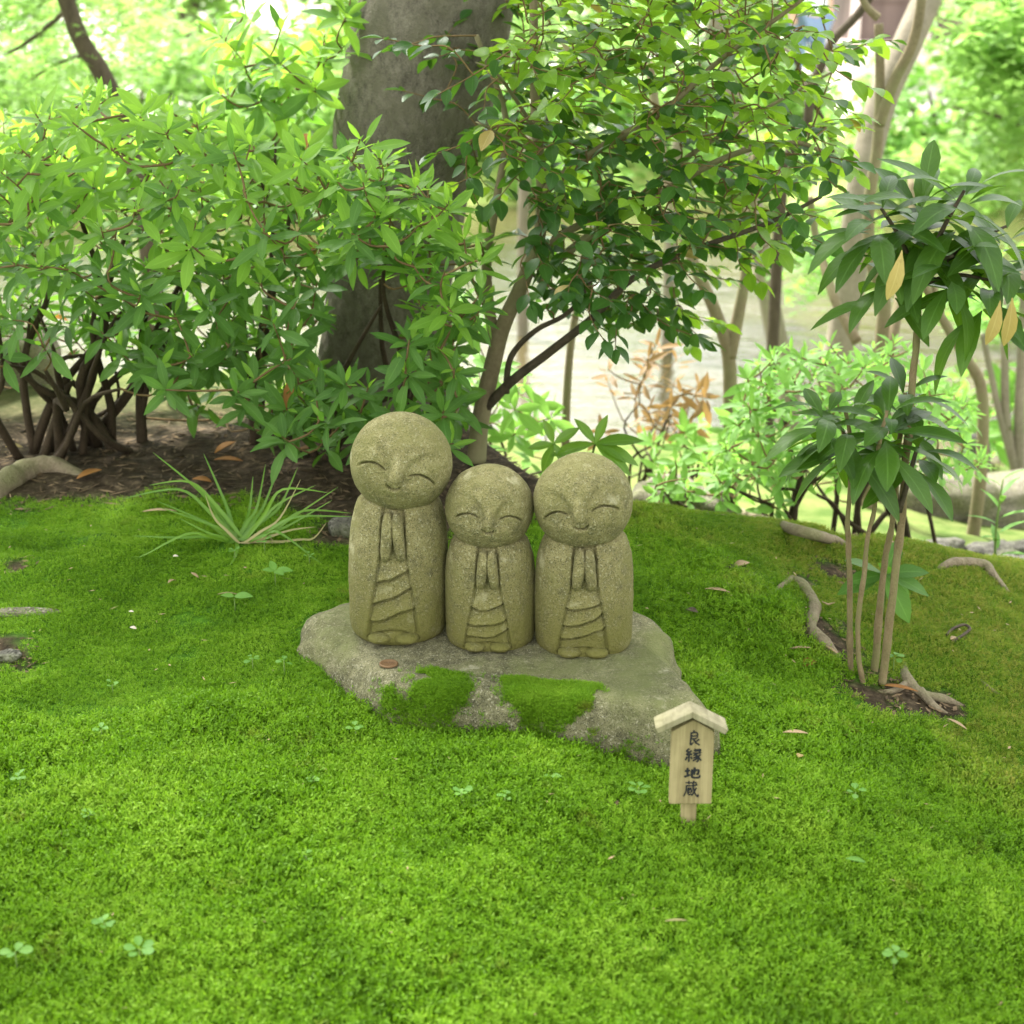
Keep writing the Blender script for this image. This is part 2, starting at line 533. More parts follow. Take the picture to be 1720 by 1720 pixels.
def soil_mat():
    m = M('earth')
    pos = m.n('ShaderNodeNewGeometry').outputs['Position']
    sep = m.n('ShaderNodeSeparateXYZ')
    m.l(pos, sep.inputs[0])
    n1 = m.noise(60, 6, 0.65, pos)
    n2 = m.noise(9, 4, 0.6, pos)
    n3 = m.noise(2.2, 4, 0.6, pos)
    soil = m.ramp(n1, [(0.3, (0.014, 0.010, 0.006)), (0.55, (0.05, 0.037, 0.022)), (0.75, (0.14, 0.105, 0.065))])
    green = m.ramp(n1, [(0.3, (0.02, 0.06, 0.004)), (0.7, (0.06, 0.15, 0.008))])
    at = m.n('ShaderNodeAttribute', attribute_name='soil')
    c = m.mix(at.outputs['Fac'], green, soil)
    far = m.ramp(n2, [(0.35, (0.06, 0.10, 0.02)), (0.6, (0.14, 0.17, 0.05))])
    c = m.mix(m.mrange(sep.outputs[1], 0.9, 1.5), c, far)
    sand = m.ramp(n2, [(0.3, (0.55, 0.52, 0.45)), (0.7, (0.68, 0.65, 0.58))])
    shore = m.ramp(n2, [(0.3, (0.25, 0.33, 0.09)), (0.7, (0.40, 0.45, 0.15))])
    c = m.mix(m.mrange(sep.outputs[1], 8, 9), c, shore)
    sf = m.mrange(m.math('ADD', sep.outputs[1], m.math('MULTIPLY', m.math('SUBTRACT', n3, 0.5), 3.0)), 12.6, 13.2)
    c = m.mix(sf, c, sand)
    bp = m.bump(n1, 0.8, 0.006)
    return m.done(m.bsdf(c, 0.95, 0.1, bp))

MAT['earth'] = soil_mat()

def water_mat():
    m = M('pond_water')
    pos = m.n('ShaderNodeNewGeometry').outputs['Position']
    mp = m.n('ShaderNodeMapping')
    mp.inputs['Scale'].default_value = (1.0, 2.2, 1)
    m.l(pos, mp.inputs[0])
    n1 = m.noise(3.0, 3, 0.55, mp.outputs[0])
    n2 = m.noise(20, 3, 0.55, mp.outputs[0])
    bp = m.bump(m.math('ADD', n1, m.math('MULTIPLY', n2, 0.2)), 0.6, 0.028)
    c = m.ramp(m.noise(0.7, 3, 0.5, pos), [(0.35, (0.04, 0.034, 0.014)), (0.65, (0.085, 0.068, 0.032))])
    return m.done(m.bsdf(c, 0.04, 0.7, bp, IOR=1.38))

MAT['water'] = water_mat()

def wood_mat(name, a, b, scale=1.0):
    m = M(name)
    tc = m.n('ShaderNodeTexCoord').outputs['Object']
    mp = m.n('ShaderNodeMapping')
    mp.inputs['Scale'].default_value = (120 * scale, 60 * scale, 7 * scale)
    m.l(tc, mp.inputs[0])
    g = m.noise(1.0, 4, 0.6, mp.outputs[0], 0.6)
    n2 = m.noise(35 * scale, 4, 0.6, tc)
    c = m.ramp(m.math('ADD', m.math('MULTIPLY', g, 0.75), m.math('MULTIPLY', n2, 0.25)), [(0.32, a), (0.62, b)])
    sm = m.mrange(m.noise(16 * scale, 3, 0.5, tc), 0.55, 0.75)
    c = m.mix(m.math('MULTIPLY', sm, 0.35), c, (0.28, 0.27, 0.10))
    return m.done(m.bsdf(c, 0.75, 0.2, m.bump(g, 0.4, 0.0008)))

MAT['board'] = wood_mat('sign_wood', (0.15, 0.12, 0.055), (0.31, 0.26, 0.135))
MAT['pale_wood'] = wood_mat('pale_wood', (0.15, 0.135, 0.08), (0.28, 0.255, 0.165))
MAT['house_wood'] = wood_mat('dark_house_wood', (0.07, 0.05, 0.045), (0.15, 0.11, 0.10), 0.05)
MAT['house_plaster'] = wood_mat('pale_plaster', (0.55, 0.45, 0.42), (0.68, 0.58, 0.55), 0.05)

def plain(name, c, rough=0.6, metal=0.0, var=0.15, scale=60):
    m = M(name)
    tc = m.n('ShaderNodeTexCoord').outputs['Object']
    n = m.noise(scale, 4, 0.6, tc)
    col = m.mix(n, tuple(x * (1 - var) for x in c), tuple(min(1, x * (1 + var)) for x in c))
    return m.done(m.bsdf(col, rough, 0.3, m.bump(n, 0.2, 0.001), Metallic=metal))

MAT['ink'] = plain('ink', (0.012, 0.013, 0.018), 0.5)
MAT['copper'] = plain('old_copper', (0.14, 0.082, 0.04), 0.5, 0.35, 0.3, 300)
MAT['pebble'] = plain('pebble', (0.36, 0.34, 0.31), 0.8)
MAT['skin'] = plain('skin', (0.55, 0.33, 0.24), 0.6)
MAT['shirt'] = plain('shirt', (0.62, 0.70, 0.80), 0.8)
MAT['trousers'] = plain('trousers', (0.16, 0.22, 0.36), 0.8)
MAT['hair'] = plain('hair', (0.02, 0.015, 0.012), 0.6)

# ------------------------------------------------------------------ ground, pond
def axis(lo, hi, step, a, b):
    c = list(np.arange(lo, hi + 1e-6, step))
    s = step
    while c[-1] < b:
        s *= 1.22
        c.append(min(c[-1] + s, b))
    s = step
    while c[0] > a:
        s *= 1.22
        c.insert(0, max(c[0] - s, a))
    return np.array(c)

SOIL = []
for px, py, r in [(1400, 1085, .045), (1370, 1040, .035), (1345, 975, .03), (1455, 1165, .05), (1540, 1180, .05), (1240, 958, .028),
                  (1500, 1160, .04), (1030, 1350, .010), (1010, 1258, .012), (650, 1463, .009), (625, 1468, .006), (590, 1383, .006), (560, 900, .05), (20, 1105, .05), (30, 950, .03),
                  (1400, 960, .04), (1590, 1200, .03), (1185, 1388, .008), (1420, 900, .05)]:
    g = G(px, py)
    SOIL.append((g[0], g[1], r))
BX = [-3.0, -0.75, -0.6, -0.42, -0.3, -0.16, 0.0, 0.16, 0.3, 3.0]
BY = [0.50, 0.50, 0.53, 0.50, 0.42, 0.36, 0.40, 0.55, 0.9, 1.2]

def soilmask(x, y):
    n = 0.035 * fbm(x * 16, y * 16, 3.3, 3)
    n2 = 0.012 * fbm(x * 70, y * 70, 6.1, 2)
    m = sstep(-0.05, 0.06, y - np.interp(x, BX, BY) + n)
    for cx, cy, r in SOIL:
        d = np.hypot(x - cx, (y - cy) * (1.0 if r > .02 else 2.2)) + (n * 1.0 + n2 * 1.3 if r > .02 else n2)
        m = np.maximum(m, 1 - sstep(r * 0.4, r * 1.15, d))
    return m

gx = axis(-1.5, 1.5, 0.0125, -140, 140)
gy = axis(-1.25, 1.5, 0.0125, -25, 260)
XX, YY = np.meshgrid(gx, gy, indexing='ij')
ZZ = H(XX, YY)
V = np.stack([XX, YY, ZZ], -1).reshape(-1, 3)
gq = grid_quads(len(gx), len(gy))[:, ::-1]
me = mesh_np('ground', V, gq, None, MAT['earth'])
at = me.attributes.new('soil', 'FLOAT', 'POINT')
at.data.foreach_set('value', soilmask(V[:, 0], V[:, 1]).astype(np.float32))
link('ground', me, kind='structure')
WZ = -0.80
mb = MB()
px_ = np.linspace(-40, 40, 60)
py_ = np.linspace(2.6, 12.3, 40)
A, B = np.meshgrid(px_, py_, indexing='ij')
mb.add(np.stack([A, B, np.full_like(A, WZ)], -1).reshape(-1, 3), grid_quads(60, 40)[:, ::-1])
mb.build('pond', MAT['water'], kind='structure')

# ------------------------------------------------------------------ flat rock under the statues
TOPZ = 0.042
def rock_top(x, y):
    return TOPZ + 0.04 * (y - 0.0) + 0.004 * fbm(np.asarray(x) * 9, np.asarray(y) * 9, 7.7, 3)

outl_px = [(505, 1050, .04), (500, 1025, .04), (525, 1003, .045), (585, 985, .05), (700, 965, .05), (900, 965, .05), (1050, 995, .05), (1100, 1018, .045),
           (1128, 1040, .045), (1145, 1090, .045), (1165, 1125, .04), (1192, 1155, .035), (1206, 1195, .025), (1205, 1245, -.01), (1130, 1268, -.02), (1050, 1262, -.025),
           (1000, 1264, -.025), (900, 1250, -.025), (780, 1240, -.025), (690, 1235, -.025), (640, 1212, -.02), (590, 1170, -.012), (545, 1125, -.004), (515, 1085, .01)]
ol = np.array([Zp(a, b, c)[:2] for a, b, c in outl_px])
RC = np.array([0.0, -0.07])
ang = np.arctan2(ol[:, 1] - RC[1], ol[:, 0] - RC[0])
rad = np.hypot(ol[:, 0] - RC[0], ol[:, 1] - RC[1])
o_ = np.argsort(ang)
ang, rad = ang[o_], rad[o_]
NA, NR = 260, 74
th = np.linspace(-PI, PI, NA, endpoint=False)
ra = np.interp(th, np.r_[ang - 2 * PI, ang, ang + 2 * PI], np.r_[rad, rad, rad])
ra = sum(np.roll(ra, k) for k in range(-2, 3)) / 5 * 1.035
rr = np.concatenate([np.linspace(0.0, 0.8, 40), np.linspace(0.81, 1.03, NR - 40)])
V = []
for r in rr:
    x = RC[0] + np.cos(th) * ra * min(r, 1.0) * 1.0
    y = RC[1] + np.sin(th) * ra * min(r, 1.0)
    z = rock_top(x, y)
    e = np.clip((r - 0.80) / 0.20, 0, 1)
    front = 0.55 + 0.45 * sstep(0.1, -0.5, np.sin(th))
    k = 1 - np.sqrt(max(0, 1 - e ** 2.6))
    z = z - k * (0.085 + 0.02 * front) - (0.05 if r > 1.0 else 0)
    n = 0.008 * fbm(x * 17, y * 17, z * 17 + 2, 4) * (.25 + .75 * e)
    V.append(np.stack([x + np.cos(th) * n, y + np.sin(th) * n, z + n], -1))
V = np.concatenate(V)
ROCK = empty('flat_rock', (RC[0], RC[1], 0), 'wide flat grey-brown rock with mossy front edge, carrying the three stone figures', 'rock')
mb = MB().add(V, grid_quads(NR, NA, True)[:, ::-1])
mb.build('slab', MAT['rock'], ROCK, (RC[0], RC[1], 0))
RV = V.reshape(NR, NA, 3)

def on_rock(px, py):
    p = Zp(px, py, TOPZ)
    for _ in range(6):
        p = Zp(px, py, float(rock_top(p[0], p[1])))
    return p

# ------------------------------------------------------------------ statues
def polyline_dist(u, v, C):
    """Signed-ish distance of (u, v) to a polyline, and arc fraction of the nearest point."""
    best = np.full(u.shape, 9.0)
    fr = np.zeros(u.shape)
    seg = np.hypot(np.diff(C[:, 0]), np.diff(C[:, 1]))
    cum = np.r_[0, np.cumsum(seg)] / seg.sum()
    for k in range(len(C) - 1):
        ax, ay = C[k]
        bx, by = C[k + 1] - C[k]
        t = np.clip(((u - ax) * bx + (v - ay) * by) / (bx * bx + by * by), 0, 1)
        d = np.hypot(u - ax - t * bx, v - ay - t * by)
        m = d < best
        best = np.where(m, d, best)
        fr = np.where(m, cum[k] + t * (cum[k + 1] - cum[k]), fr)
    return best, fr

def smooth_curve(C, k=8):
    C = np.asarray(C, float)
    p, _ = catmull(np.c_[C, np.zeros(len(C))], np.zeros(len(C)), k)
    return p[:, :2]

def head_disp(u, v, smile):
    """Carved face: u right, v up, both in head radii, nose tip at the origin. Returns an offset in radii."""
    d = np.zeros_like(u)
    au = np.abs(u)
    brow = smooth_curve([(0.115, -0.04), (0.125, 0.1), (0.185, 0.3), (0.30, 0.45), (0.48, 0.53), (0.68, 0.50), (0.88, 0.36)])
    db, fb = polyline_dist(au, v, brow)
    vb = np.interp(au, brow[:, 0], brow[:, 1], left=-1.0)
    inside = (v < np.interp(au, [0.0, 0.114, 0.125, 0.185, 0.30, 0.48, 0.68, 0.88, 1.2], [-1, -0.4, 0.1, 0.3, 0.45, 0.53, 0.50, 0.36, 0.0]))
    sgn = np.where(inside, db, -db)
    stren = np.interp(fb, [0, 0.15, 0.45, 0.7, 1.0], [0.9, 1.0, 0.75, 0.3, 0.0])
    d -= 0.095 * stren * sstep(-0.07, 0.07, sgn) * np.exp(-(np.maximum(sgn, 0) / 0.30) ** 2) * sstep(-0.22, 0.0, v)
    # nose
    nose = np.exp(-(u / (0.075 + 0.045 * sstep(0.25, 0.0, v))) ** 2) * sstep(0.45, 0.03, v) * sstep(-0.05, -0.022, v)
    d += 0.16 * nose
    # cheeks
    d += 0.022 * np.exp(-(((au - 0.5) / 0.3) ** 2 + ((v + 0.14) / 0.22) ** 2))
    # closed smiling eyes
    eye = smooth_curve([(0.25, 0.075), (0.33, 0.125), (0.46, 0.155), (0.60, 0.105), (0.70, 0.03), (0.76, -0.06)])
    de, fe = polyline_dist(au, v, eye)
    prof = np.interp(fe, [0, 0.12, 0.5, 0.88, 1], [0.25, 0.85, 1, 0.8, 0.15])
    d -= 0.12 * prof * np.exp(-(de / 0.0155) ** 2)
    # mouth
    mo = smooth_curve([(-0.135, -0.175), (-0.09, -0.225), (0.0, -0.25), (0.09, -0.225), (0.135, -0.175)])
    dm, fm = polyline_dist(u * smile, v, mo)
    d -= 0.15 * np.interp(fm, [0, .2, .5, .8, 1], [.25, .8, 1, .8, .25]) * np.exp(-(dm / 0.022) ** 2)
    d += 0.014 * np.exp(-((u / 0.12) ** 2 + ((v + 0.31) / 0.045) ** 2))
    return d

def statue(cx_px, head_c, head_r_px, body_px, feet_py, roll, yaw, tilt, folds, seed, label):
    """body_px: left, right; head_c: centre in the photo; all sizes follow from where the figure stands on the rock."""
    front = on_rock(cx_px, feet_py)
    dep = float(np.dot(front - CAM, FWD))
    s = dep / FPX
    a = (body_px[1] - body_px[0]) / 2 * s
    b = a * 0.86
    c = np.array([front[0], front[1] + b, 0.0])
    c[2] = float(rock_top(c[0], c[1])) - 0.004
    yd = c[1] - CAM[1]
    hc = P(head_c[0], head_c[1], yd - 0.002)
    dep2 = float(np.dot(hc - CAM, FWD))
    R = head_r_px * dep2 / FPX
    top = hc[2] - R * 0.55
    Hb = top - c[2]
    root = empty('stone_statue', c, label, 'statue', 'three smiling stone figures on the flat rock')
    # head
    n_el = 250
    azs = np.concatenate([np.linspace(-PI, -1.25, 36, endpoint=False), np.linspace(-1.25, 1.25, 270, endpoint=False), np.linspace(1.25, PI, 36, endpoint=False)])
    els = np.concatenate([np.linspace(-PI / 2, -0.5, 45, endpoint=False), np.linspace(-0.5, 0.75, 165, endpoint=False), np.linspace(0.75, PI / 2, 40)])
    E, Aa = np.meshgrid(els, azs, indexing='ij')
    x = np.cos(E) * np.sin(Aa)
    y = -np.cos(E) * np.cos(Aa)
    z = np.sin(E)
    v0 = 0.0
    disp = np.where(y < -0.05, head_disp(x, z - v0, 1.0), 0) * sstep(-0.05, -0.35, y)
    k = 1 + disp + 0.008 * fbm(x * 3 + seed, y * 3, z * 3, 3) + 0.003 * vnoise(x * 22 + seed, y * 22, z * 22)
    Vh = np.stack([x * k, y * k, z * k * 0.985], -1).reshape(-1, 3)
    Rm = np.array(Matrix.Rotation(math.radians(yaw), 3, 'Z') @ Matrix.Rotation(math.radians(tilt), 3, 'X') @ Matrix.Rotation(math.radians(roll), 3, 'Y'))
    Vh = (Vh * R) @ Rm.T + hc
    MB().add(Vh, grid_quads(n_el, len(azs), True)).build('head', MAT['statue'], root, c)
    # body
    nt_ = 190
    azb = np.concatenate([np.linspace(-PI, -1.35, 40, endpoint=False), np.linspace(-1.35, 1.35, 200, endpoint=False), np.linspace(1.35, PI, 40, endpoint=False)])
    tt = np.concatenate([np.linspace(0, 0.12, 24, endpoint=False), np.linspace(0.12, 0.96, 146, endpoint=False), np.linspace(0.96, 1.0, 20)])
    prof = np.interp(tt, [0, .012, .035, .07, .12, .25, .45, .62, .78, .88, .94, .975, 1.0],
                     [.84, .90, .945, .972, .985, .995, 1.0, .985, .94, .87, .80, .6, .0])
    prof = np.convolve(np.pad(prof, 2, 'edge'), np.ones(5) / 5, 'valid')
    prof[-1] = 0.0
    Tt, Ab = np.meshgrid(tt, azb, indexing='ij')
    Pr = prof[:, None] * np.ones_like(Ab)
    ux = np.sin(Ab) * Pr
    uy = -np.cos(Ab) * Pr
    u, v = ux, Tt / 0.93
    dsp = np.zeros_like(u)
    fr = sstep(0.0, -0.4, uy)
    off = folds['shift']
    uu = u - off
    au = np.abs(uu)
    # robe opening between the sleeves
    edge = np.interp(v, [0.0, 0.1, 0.35, 0.6, 0.68, 0.92, 1.0], [0.52, 0.50, 0.40, 0.29, 0.25, 0.22, 0.2])
    ins = sstep(0.018, -0.018, au - edge) * sstep(1.06, 1.02, v)
    dsp -= 0.085 * ins * sstep(0.0, 0.09, v)
    dsp -= 0.055 * np.exp(-((au - edge) / 0.022) ** 2) * sstep(0.06, 0.1, v) * sstep(1.05, 1.0, v)
    dsp += 0.02 * np.exp(-((au - edge - 0.05) / 0.05) ** 2) * sstep(0.06, 0.1, v) * sstep(1.05, 1.0, v)
    # pouch under the hands
    dsp += 0.045 * np.exp(-((uu / 0.24) ** 2 + ((v - 0.54) / 0.07) ** 2))
    for (vl, vr, sag) in folds['lines']:
        line = vl + (vr - vl) * (uu / edge * 0.5 + 0.5) - sag * (1 - (uu / edge) ** 2) + 0.012 * vnoise(uu * 7 + seed, vl * 30, 0)
        dv = v - line
        dsp += ins * (0.125 * sstep(-0.004, 0.02, dv) * np.exp(-np.maximum(dv, 0) / 0.075) - 0.085 * np.exp(-((dv + 0.004) / 0.011) ** 2))
    # groove round the hem above the feet
    dsp -= 0.07 * np.exp(-((v - 0.105 + 0.05 * (uu / 0.5) ** 2) / 0.012) ** 2) * sstep(0.56, 0.5, au)
    dsp *= fr
    k = 1 + 0.012 * fbm(u * 2.4 + seed, uy * 2.4, Tt * 4, 3) + 0.006 * vnoise(u * 13 + seed, uy * 13, Tt * 24)
    bx = ux * k
    by = uy * k - dsp * 0.0
    nx, ny = np.sin(Ab), -np.cos(Ab)
    bx = bx + nx * dsp * 0.5
    by = by + ny * dsp
    lean = folds.get('lean', 0.0)
    Vb = np.stack([c[0] + a * bx + lean * Tt, c[1] + b * by, c[2] + Tt * Hb], -1).reshape(-1, 3)
    MB().add(Vb, grid_quads(nt_, len(azb), True)).build('body', MAT['statue'], root, c)

    def blob(cen, sx, sy, sz, rot=0.0, pw=1.0, sd=0.0):
        n = 30
        th_ = np.linspace(-PI / 2, PI / 2, n)
        ph_ = np.linspace(0, 2 * PI, 2 * n, endpoint=False)
        T_, F_ = np.meshgrid(th_, ph_, indexing='ij')
        q = np.stack([np.cos(T_) * np.cos(F_), np.cos(T_) * np.sin(F_), np.sin(T_)], -1).reshape(-1, 3)
        q = np.sign(q) * np.abs(q) ** pw
        q = q * (1 + 0.03 * fbm(q[:, 0] * 2.5 + sd, q[:, 1] * 2.5, q[:, 2] * 2.5, 2))[:, None]
        q = q * np.array([sx, sy, sz])
        cr, sr = math.cos(rot), math.sin(rot)
        q = np.stack([q[:, 0] * cr + q[:, 2] * sr, q[:, 1], -q[:, 0] * sr + q[:, 2] * cr], -1)
        return q + np.asarray(cen), grid_quads(n, 2 * n, True)

    def front_pt(u_, v_, out):
        t = v_ * 0.93
        pr = float(np.interp(t, tt, prof))
        yy = -math.sqrt(max(0.02, pr * pr - u_ * u_))
        return np.array([c[0] + a * u_ + lean * t, c[1] + b * yy - out, c[2] + t * Hb])

    for sg in (-1, 1):
        p = front_pt(off + sg * 0.104, 0.815, 0.0)
        q, Q = blob(p, 0.118 * a, 0.19 * a, 0.165 * Hb, sg * -0.05, 0.75, seed + sg)
        # round the palms out towards the wrist
        kz = (q[:, 2] - p[2]) / (0.205 * Hb)
        q[:, 0] += sg * 0.035 * a * sstep(0.2, -1, kz)
        MB().add(q, Q).build('hand', MAT['statue'], root, c)
    for sg in (-1, 1):
        p = front_pt(off + sg * 0.27, 0.042, -0.004 * a / 0.06)
        p[2] = c[2] + 0.004 + 0.095 * a
        q, Q = blob(p, 0.235 * a, 0.23 * a, 0.108 * a, 0.0, 0.95, seed + 3 * sg)
        MB().add(q, Q).build('foot', MAT['statue'], root, c)
    return root, c

statue(665, (674, 776), 86, (581, 750), 1089, 15, -3, 2, dict(shift=-0.06, lean=0.004, lines=[(.46, .57, .0), (.31, .43, .0), (.17, .28, .0)]), 1.3,
       'tallest stone figure, head tilted, hands praying, at the left end of the flat rock')
statue(823, (822, 852), 74.5, (747, 902), 1097, 4, 0, 3, dict(shift=-0.05, lines=[(.445, .485, .03), (.29, .34, .035), (.165, .235, .035)]), 4.1,
       'smallest stone figure with praying hands, squeezed between two taller stone figures')
statue(983, (979.5, 842), 83.5, (898, 1067), 1107, -10, -6, 2, dict(shift=-0.04, lines=[(.455, .52, .015), (.31, .41, .02), (.18, .29, .02)]), 8.6,
       'middle-sized stone figure with praying hands, at the right end of the flat rock')

# coin lying on the rock
cp = on_rock(653, 1117)
co = empty('coin', cp, 'dull brown copper coin lying on the flat rock', 'coin')
mb = MB()
n = 40
a = np.arange(n) * 2 * PI / n
rings = [(0.0, .0016), (.0090, .0016), (.0098, .0021), (.0112, .0021), (.0117, .0015), (.0117, 0.0)]
V = np.concatenate([np.stack([r * np.cos(a), r * np.sin(a), np.full(n, z)], -1) for r, z in rings])
mb.add(V + cp + [0, 0, 0.001], grid_quads(len(rings), n, True)[:, ::-1])
mb.build('disc', MAT['copper'], co, cp)
mb = MB()
for k in range(7):
    mb.tube([cp + [-.006 + .002 * k, -.005 + .001 * abs(k - 3), .0027], cp + [-.006 + .002 * k, .004 - .001 * abs(k - 3), .0027]], .0005, 4, 1)
mb.build('relief', MAT['copper'], co, cp)

# ------------------------------------------------------------------ moss
def moss_tuft(seed, shoots, R, hgt, nl):
    r = np.random.default_rng(seed)
    V, T = [], []
    for k in range(shoots):
        rr_ = R * math.sqrt(r.random())
        a0 = r.random() * 6.28
        p = np.array([rr_ * math.cos(a0), rr_ * math.sin(a0), -0.003])
        lean = np.array([math.cos(a0), math.sin(a0), 0]) * (0.25 + 0.5 * r.random()) + r.normal(0, .3, 3) * [1, 1, 0]
        L = hgt * (0.7 + 0.5 * r.random())
        for j in range(nl):
            t = (j + 0.4) / nl
            q = p + np.array([0, 0, 1]) * L * t + lean * L * t * t * 0.7
            tg = nrm(np.array([0, 0, 1]) + lean * 1.4 * t)
            az = j * 2.4 + r.random()
            sd = nrm(np.cross(tg, [math.cos(az), math.sin(az), 0.3]))
            ll = L * 0.52 * (1.0 - 0.45 * t)
            d = nrm(tg * 0.75 + sd * 0.8)
            wv = nrm(np.cross(d, tg)) * ll * 0.17
            i0 = len(V)
            V += [q - wv * 0.6, q + d * ll * 0.5 + wv, q + d * ll, q + d * ll * 0.5 - wv * 1.0]
            T += [(i0, i0 + 1, i0 + 2), (i0, i0 + 2, i0 + 3)]
    return np.array(V), np.array(T)

def moss_collection(name, specs):
    col = bpy.data.collections.new(name)
    for k, sp in enumerate(specs):
        V, T = moss_tuft(*sp)
        o = bpy.data.objects.new('moss_tuft', mesh_np('moss_tuft', V, None, T, MAT['moss'], False))
        col.objects.link(o)
    return col

COLL = moss_collection('moss_tufts', [(k, 9, 0.0085, 0.0165, 8) for k in range(6)])
COLS = moss_collection('short_moss_tufts', [(20 + k, 9, 0.0060, 0.0080, 6) for k in range(4)])

def gn_instances(name, pts, rot, scl, col, kind='stuff', parent=None, **kw):
    me = bpy.data.meshes.new(name)
    me.vertices.add(len(pts))
    me.vertices.foreach_set('co', np.asarray(pts, np.float32).ravel())
    a = me.attributes.new('rot', 'FLOAT_VECTOR', 'POINT')
    a.data.foreach_set('vector', np.asarray(rot, np.float32).ravel())
    a = me.attributes.new('scl', 'FLOAT', 'POINT')
    a.data.foreach_set('value', np.asarray(scl, np.float32))
    o = link(name, me, parent, kind=kind, **kw)
    ng = bpy.data.node_groups.new(name + '_nodes', 'GeometryNodeTree')
    ng.interface.new_socket('Geometry', in_out='INPUT', socket_type='NodeSocketGeometry')
    ng.interface.new_socket('Geometry', in_out='OUTPUT', socket_type='NodeSocketGeometry')
    gi = ng.nodes.new('NodeGroupInput')
    go = ng.nodes.new('NodeGroupOutput')
    ci = ng.nodes.new('GeometryNodeCollectionInfo')
    ci.inputs['Collection'].default_value = col
    ci.inputs['Separate Children'].default_value = True
    ci.inputs['Reset Children'].default_value = True
    ip = ng.nodes.new('GeometryNodeInstanceOnPoints')
    ip.inputs['Pick Instance'].default_value = True
    nr = ng.nodes.new('GeometryNodeInputNamedAttribute')
    nr.data_type = 'FLOAT_VECTOR'
    nr.inputs['Name'].default_value = 'rot'
    ns = ng.nodes.new('GeometryNodeInputNamedAttribute')
    ns.data_type = 'FLOAT'
    ns.inputs['Name'].default_value = 'scl'
    L = ng.links.new
    L(gi.outputs[0], ip.inputs['Points'])
    L(ci.outputs[0], ip.inputs['Instance'])
    er = ng.nodes.new('FunctionNodeEulerToRotation')
    L(nr.outputs[0], er.inputs[0])
    L(er.outputs[0], ip.inputs['Rotation'])
    L(ns.outputs[0], ip.inputs['Scale'])
    L(ip.outputs[0], go.inputs[0])
    md = o.modifiers.new('scatter', 'NODES')
    md.node_group = ng
    return o

def rock_inside(x, y, m=0.97):
    t = np.arctan2(y - RC[1], x - RC[0])
    r = np.hypot(x - RC[0], y - RC[1])
    R_ = np.interp(t, np.r_[th - 2 * PI, th, th + 2 * PI], np.r_[ra, ra, ra])
    return r / R_

def scatter_moss(step, xr, yr):
    xs = np.arange(xr[0], xr[1], step)
    ys = np.arange(yr[0], yr[1], step)
    X, Y = np.meshgrid(xs, ys, indexing='ij')
    X = X.ravel() + rng.uniform(-.5, .5, X.size) * step
    Y = Y.ravel() + rng.uniform(-.5, .5, Y.size) * step
    keep = np.abs(X) < 0.68 + 0.42 * (Y + 1.0)
    keep &= Y < np.where(X > 0.05, 0.95 + 0.0 * X, np.interp(X, BX, BY) + 0.12)
    keep &= rock_inside(X, Y) > 0.985
    sm = soilmask(X, Y)
    keep &= rng.random(X.size) > sm * 1.15
    thin = fbm(X * 9, Y * 9, 12.0, 3)
    keep &= rng.random(X.size) < np.clip(1.25 - 0.9 * sstep(0.45, 0.95, thin), 0.1, 1)
    X, Y = X[keep], Y[keep]
    Z = H(X, Y)
    e = 0.01
    nx = -(H(X + e, Y) - H(X - e, Y)) / (2 * e)
    ny = -(H(X, Y + e) - H(X, Y - e)) / (2 * e)
    rot = np.stack([-ny + rng.normal(0, .18, len(X)), nx + rng.normal(0, .18, len(X)), rng.random(len(X)) * 6.28], -1)
    return np.stack([X, Y, Z], -1), rot

pts, rot = scatter_moss(0.0074, (-1.4, 1.5), (-1.0, 0.95))
big = (pts[:, 1] < -0.12 + 0.08 * fbm(pts[:, 0] * 5, pts[:, 1] * 5, 2.0, 2) - 0.0 * pts[:, 0]) | ((pts[:, 0] > 0.2) & (pts[:, 0] + 0.55 * pts[:, 1] < 0.5))
scl = 0.85 + 0.25 * fbm(pts[:, 0] * 8, pts[:, 1] * 8, 9, 2) + rng.normal(0, .1, len(pts))
scl = np.clip(scl * np.interp(pts[:, 1], [-0.95, -0.4, 0.3], [1.35, 1.08, 0.8]), 0.45, 1.5)
gn_instances('moss', pts[big], rot[big], scl[big], COLL)
gn_instances('short_moss', pts[~big], rot[~big], scl[~big] * 1.15, COLS)
# second, denser layer of the short moss
pts2, rot2 = scatter_moss(0.0075, (-1.2, 1.3), (-0.35, 0.95))
b2 = (pts2[:, 1] < -0.12) | ((pts2[:, 0] > 0.2) & (pts2[:, 0] + 0.55 * pts2[:, 1] < 0.5))
gn_instances('short_moss', pts2[~b2], rot2[~b2], np.full((~b2).sum(), 0.95), COLS)

# moss cushion on the front of the rock
mp_poly = {'a': [(700, 1140), (760, 1128), (785, 1140), (785, 1168), (755, 1185), (760, 1240), (690, 1240), (640, 1215), (640, 1185), (660, 1165), (690, 1175)],
           'b': [(850, 1140), (885, 1127), (960, 1125), (1010, 1140), (1022, 1160), (1000, 1175), (985, 1200), (998, 1262), (900, 1262), (880, 1235), (870, 1190), (850, 1170)],
           'c': [(1030, 1255), (1050, 1240), (1080, 1245), (1095, 1268), (1030, 1275)], 'd': [(690, 1228), (880, 1228), (900, 1262), (700, 1250)]}

def in_poly(x, y, poly):
    poly = np.asarray(poly, float)
    r = np.zeros(np.shape(x), bool)
    j = len(poly) - 1
    for i in range(len(poly)):
        xi, yi = poly[i]
        xj, yj = poly[j]
        c = ((yi > y) != (yj > y)) & (x < (xj - xi) * (y - yi) / (yj - yi + 1e-9) + xi)
        r ^= c
        j = i
    return r

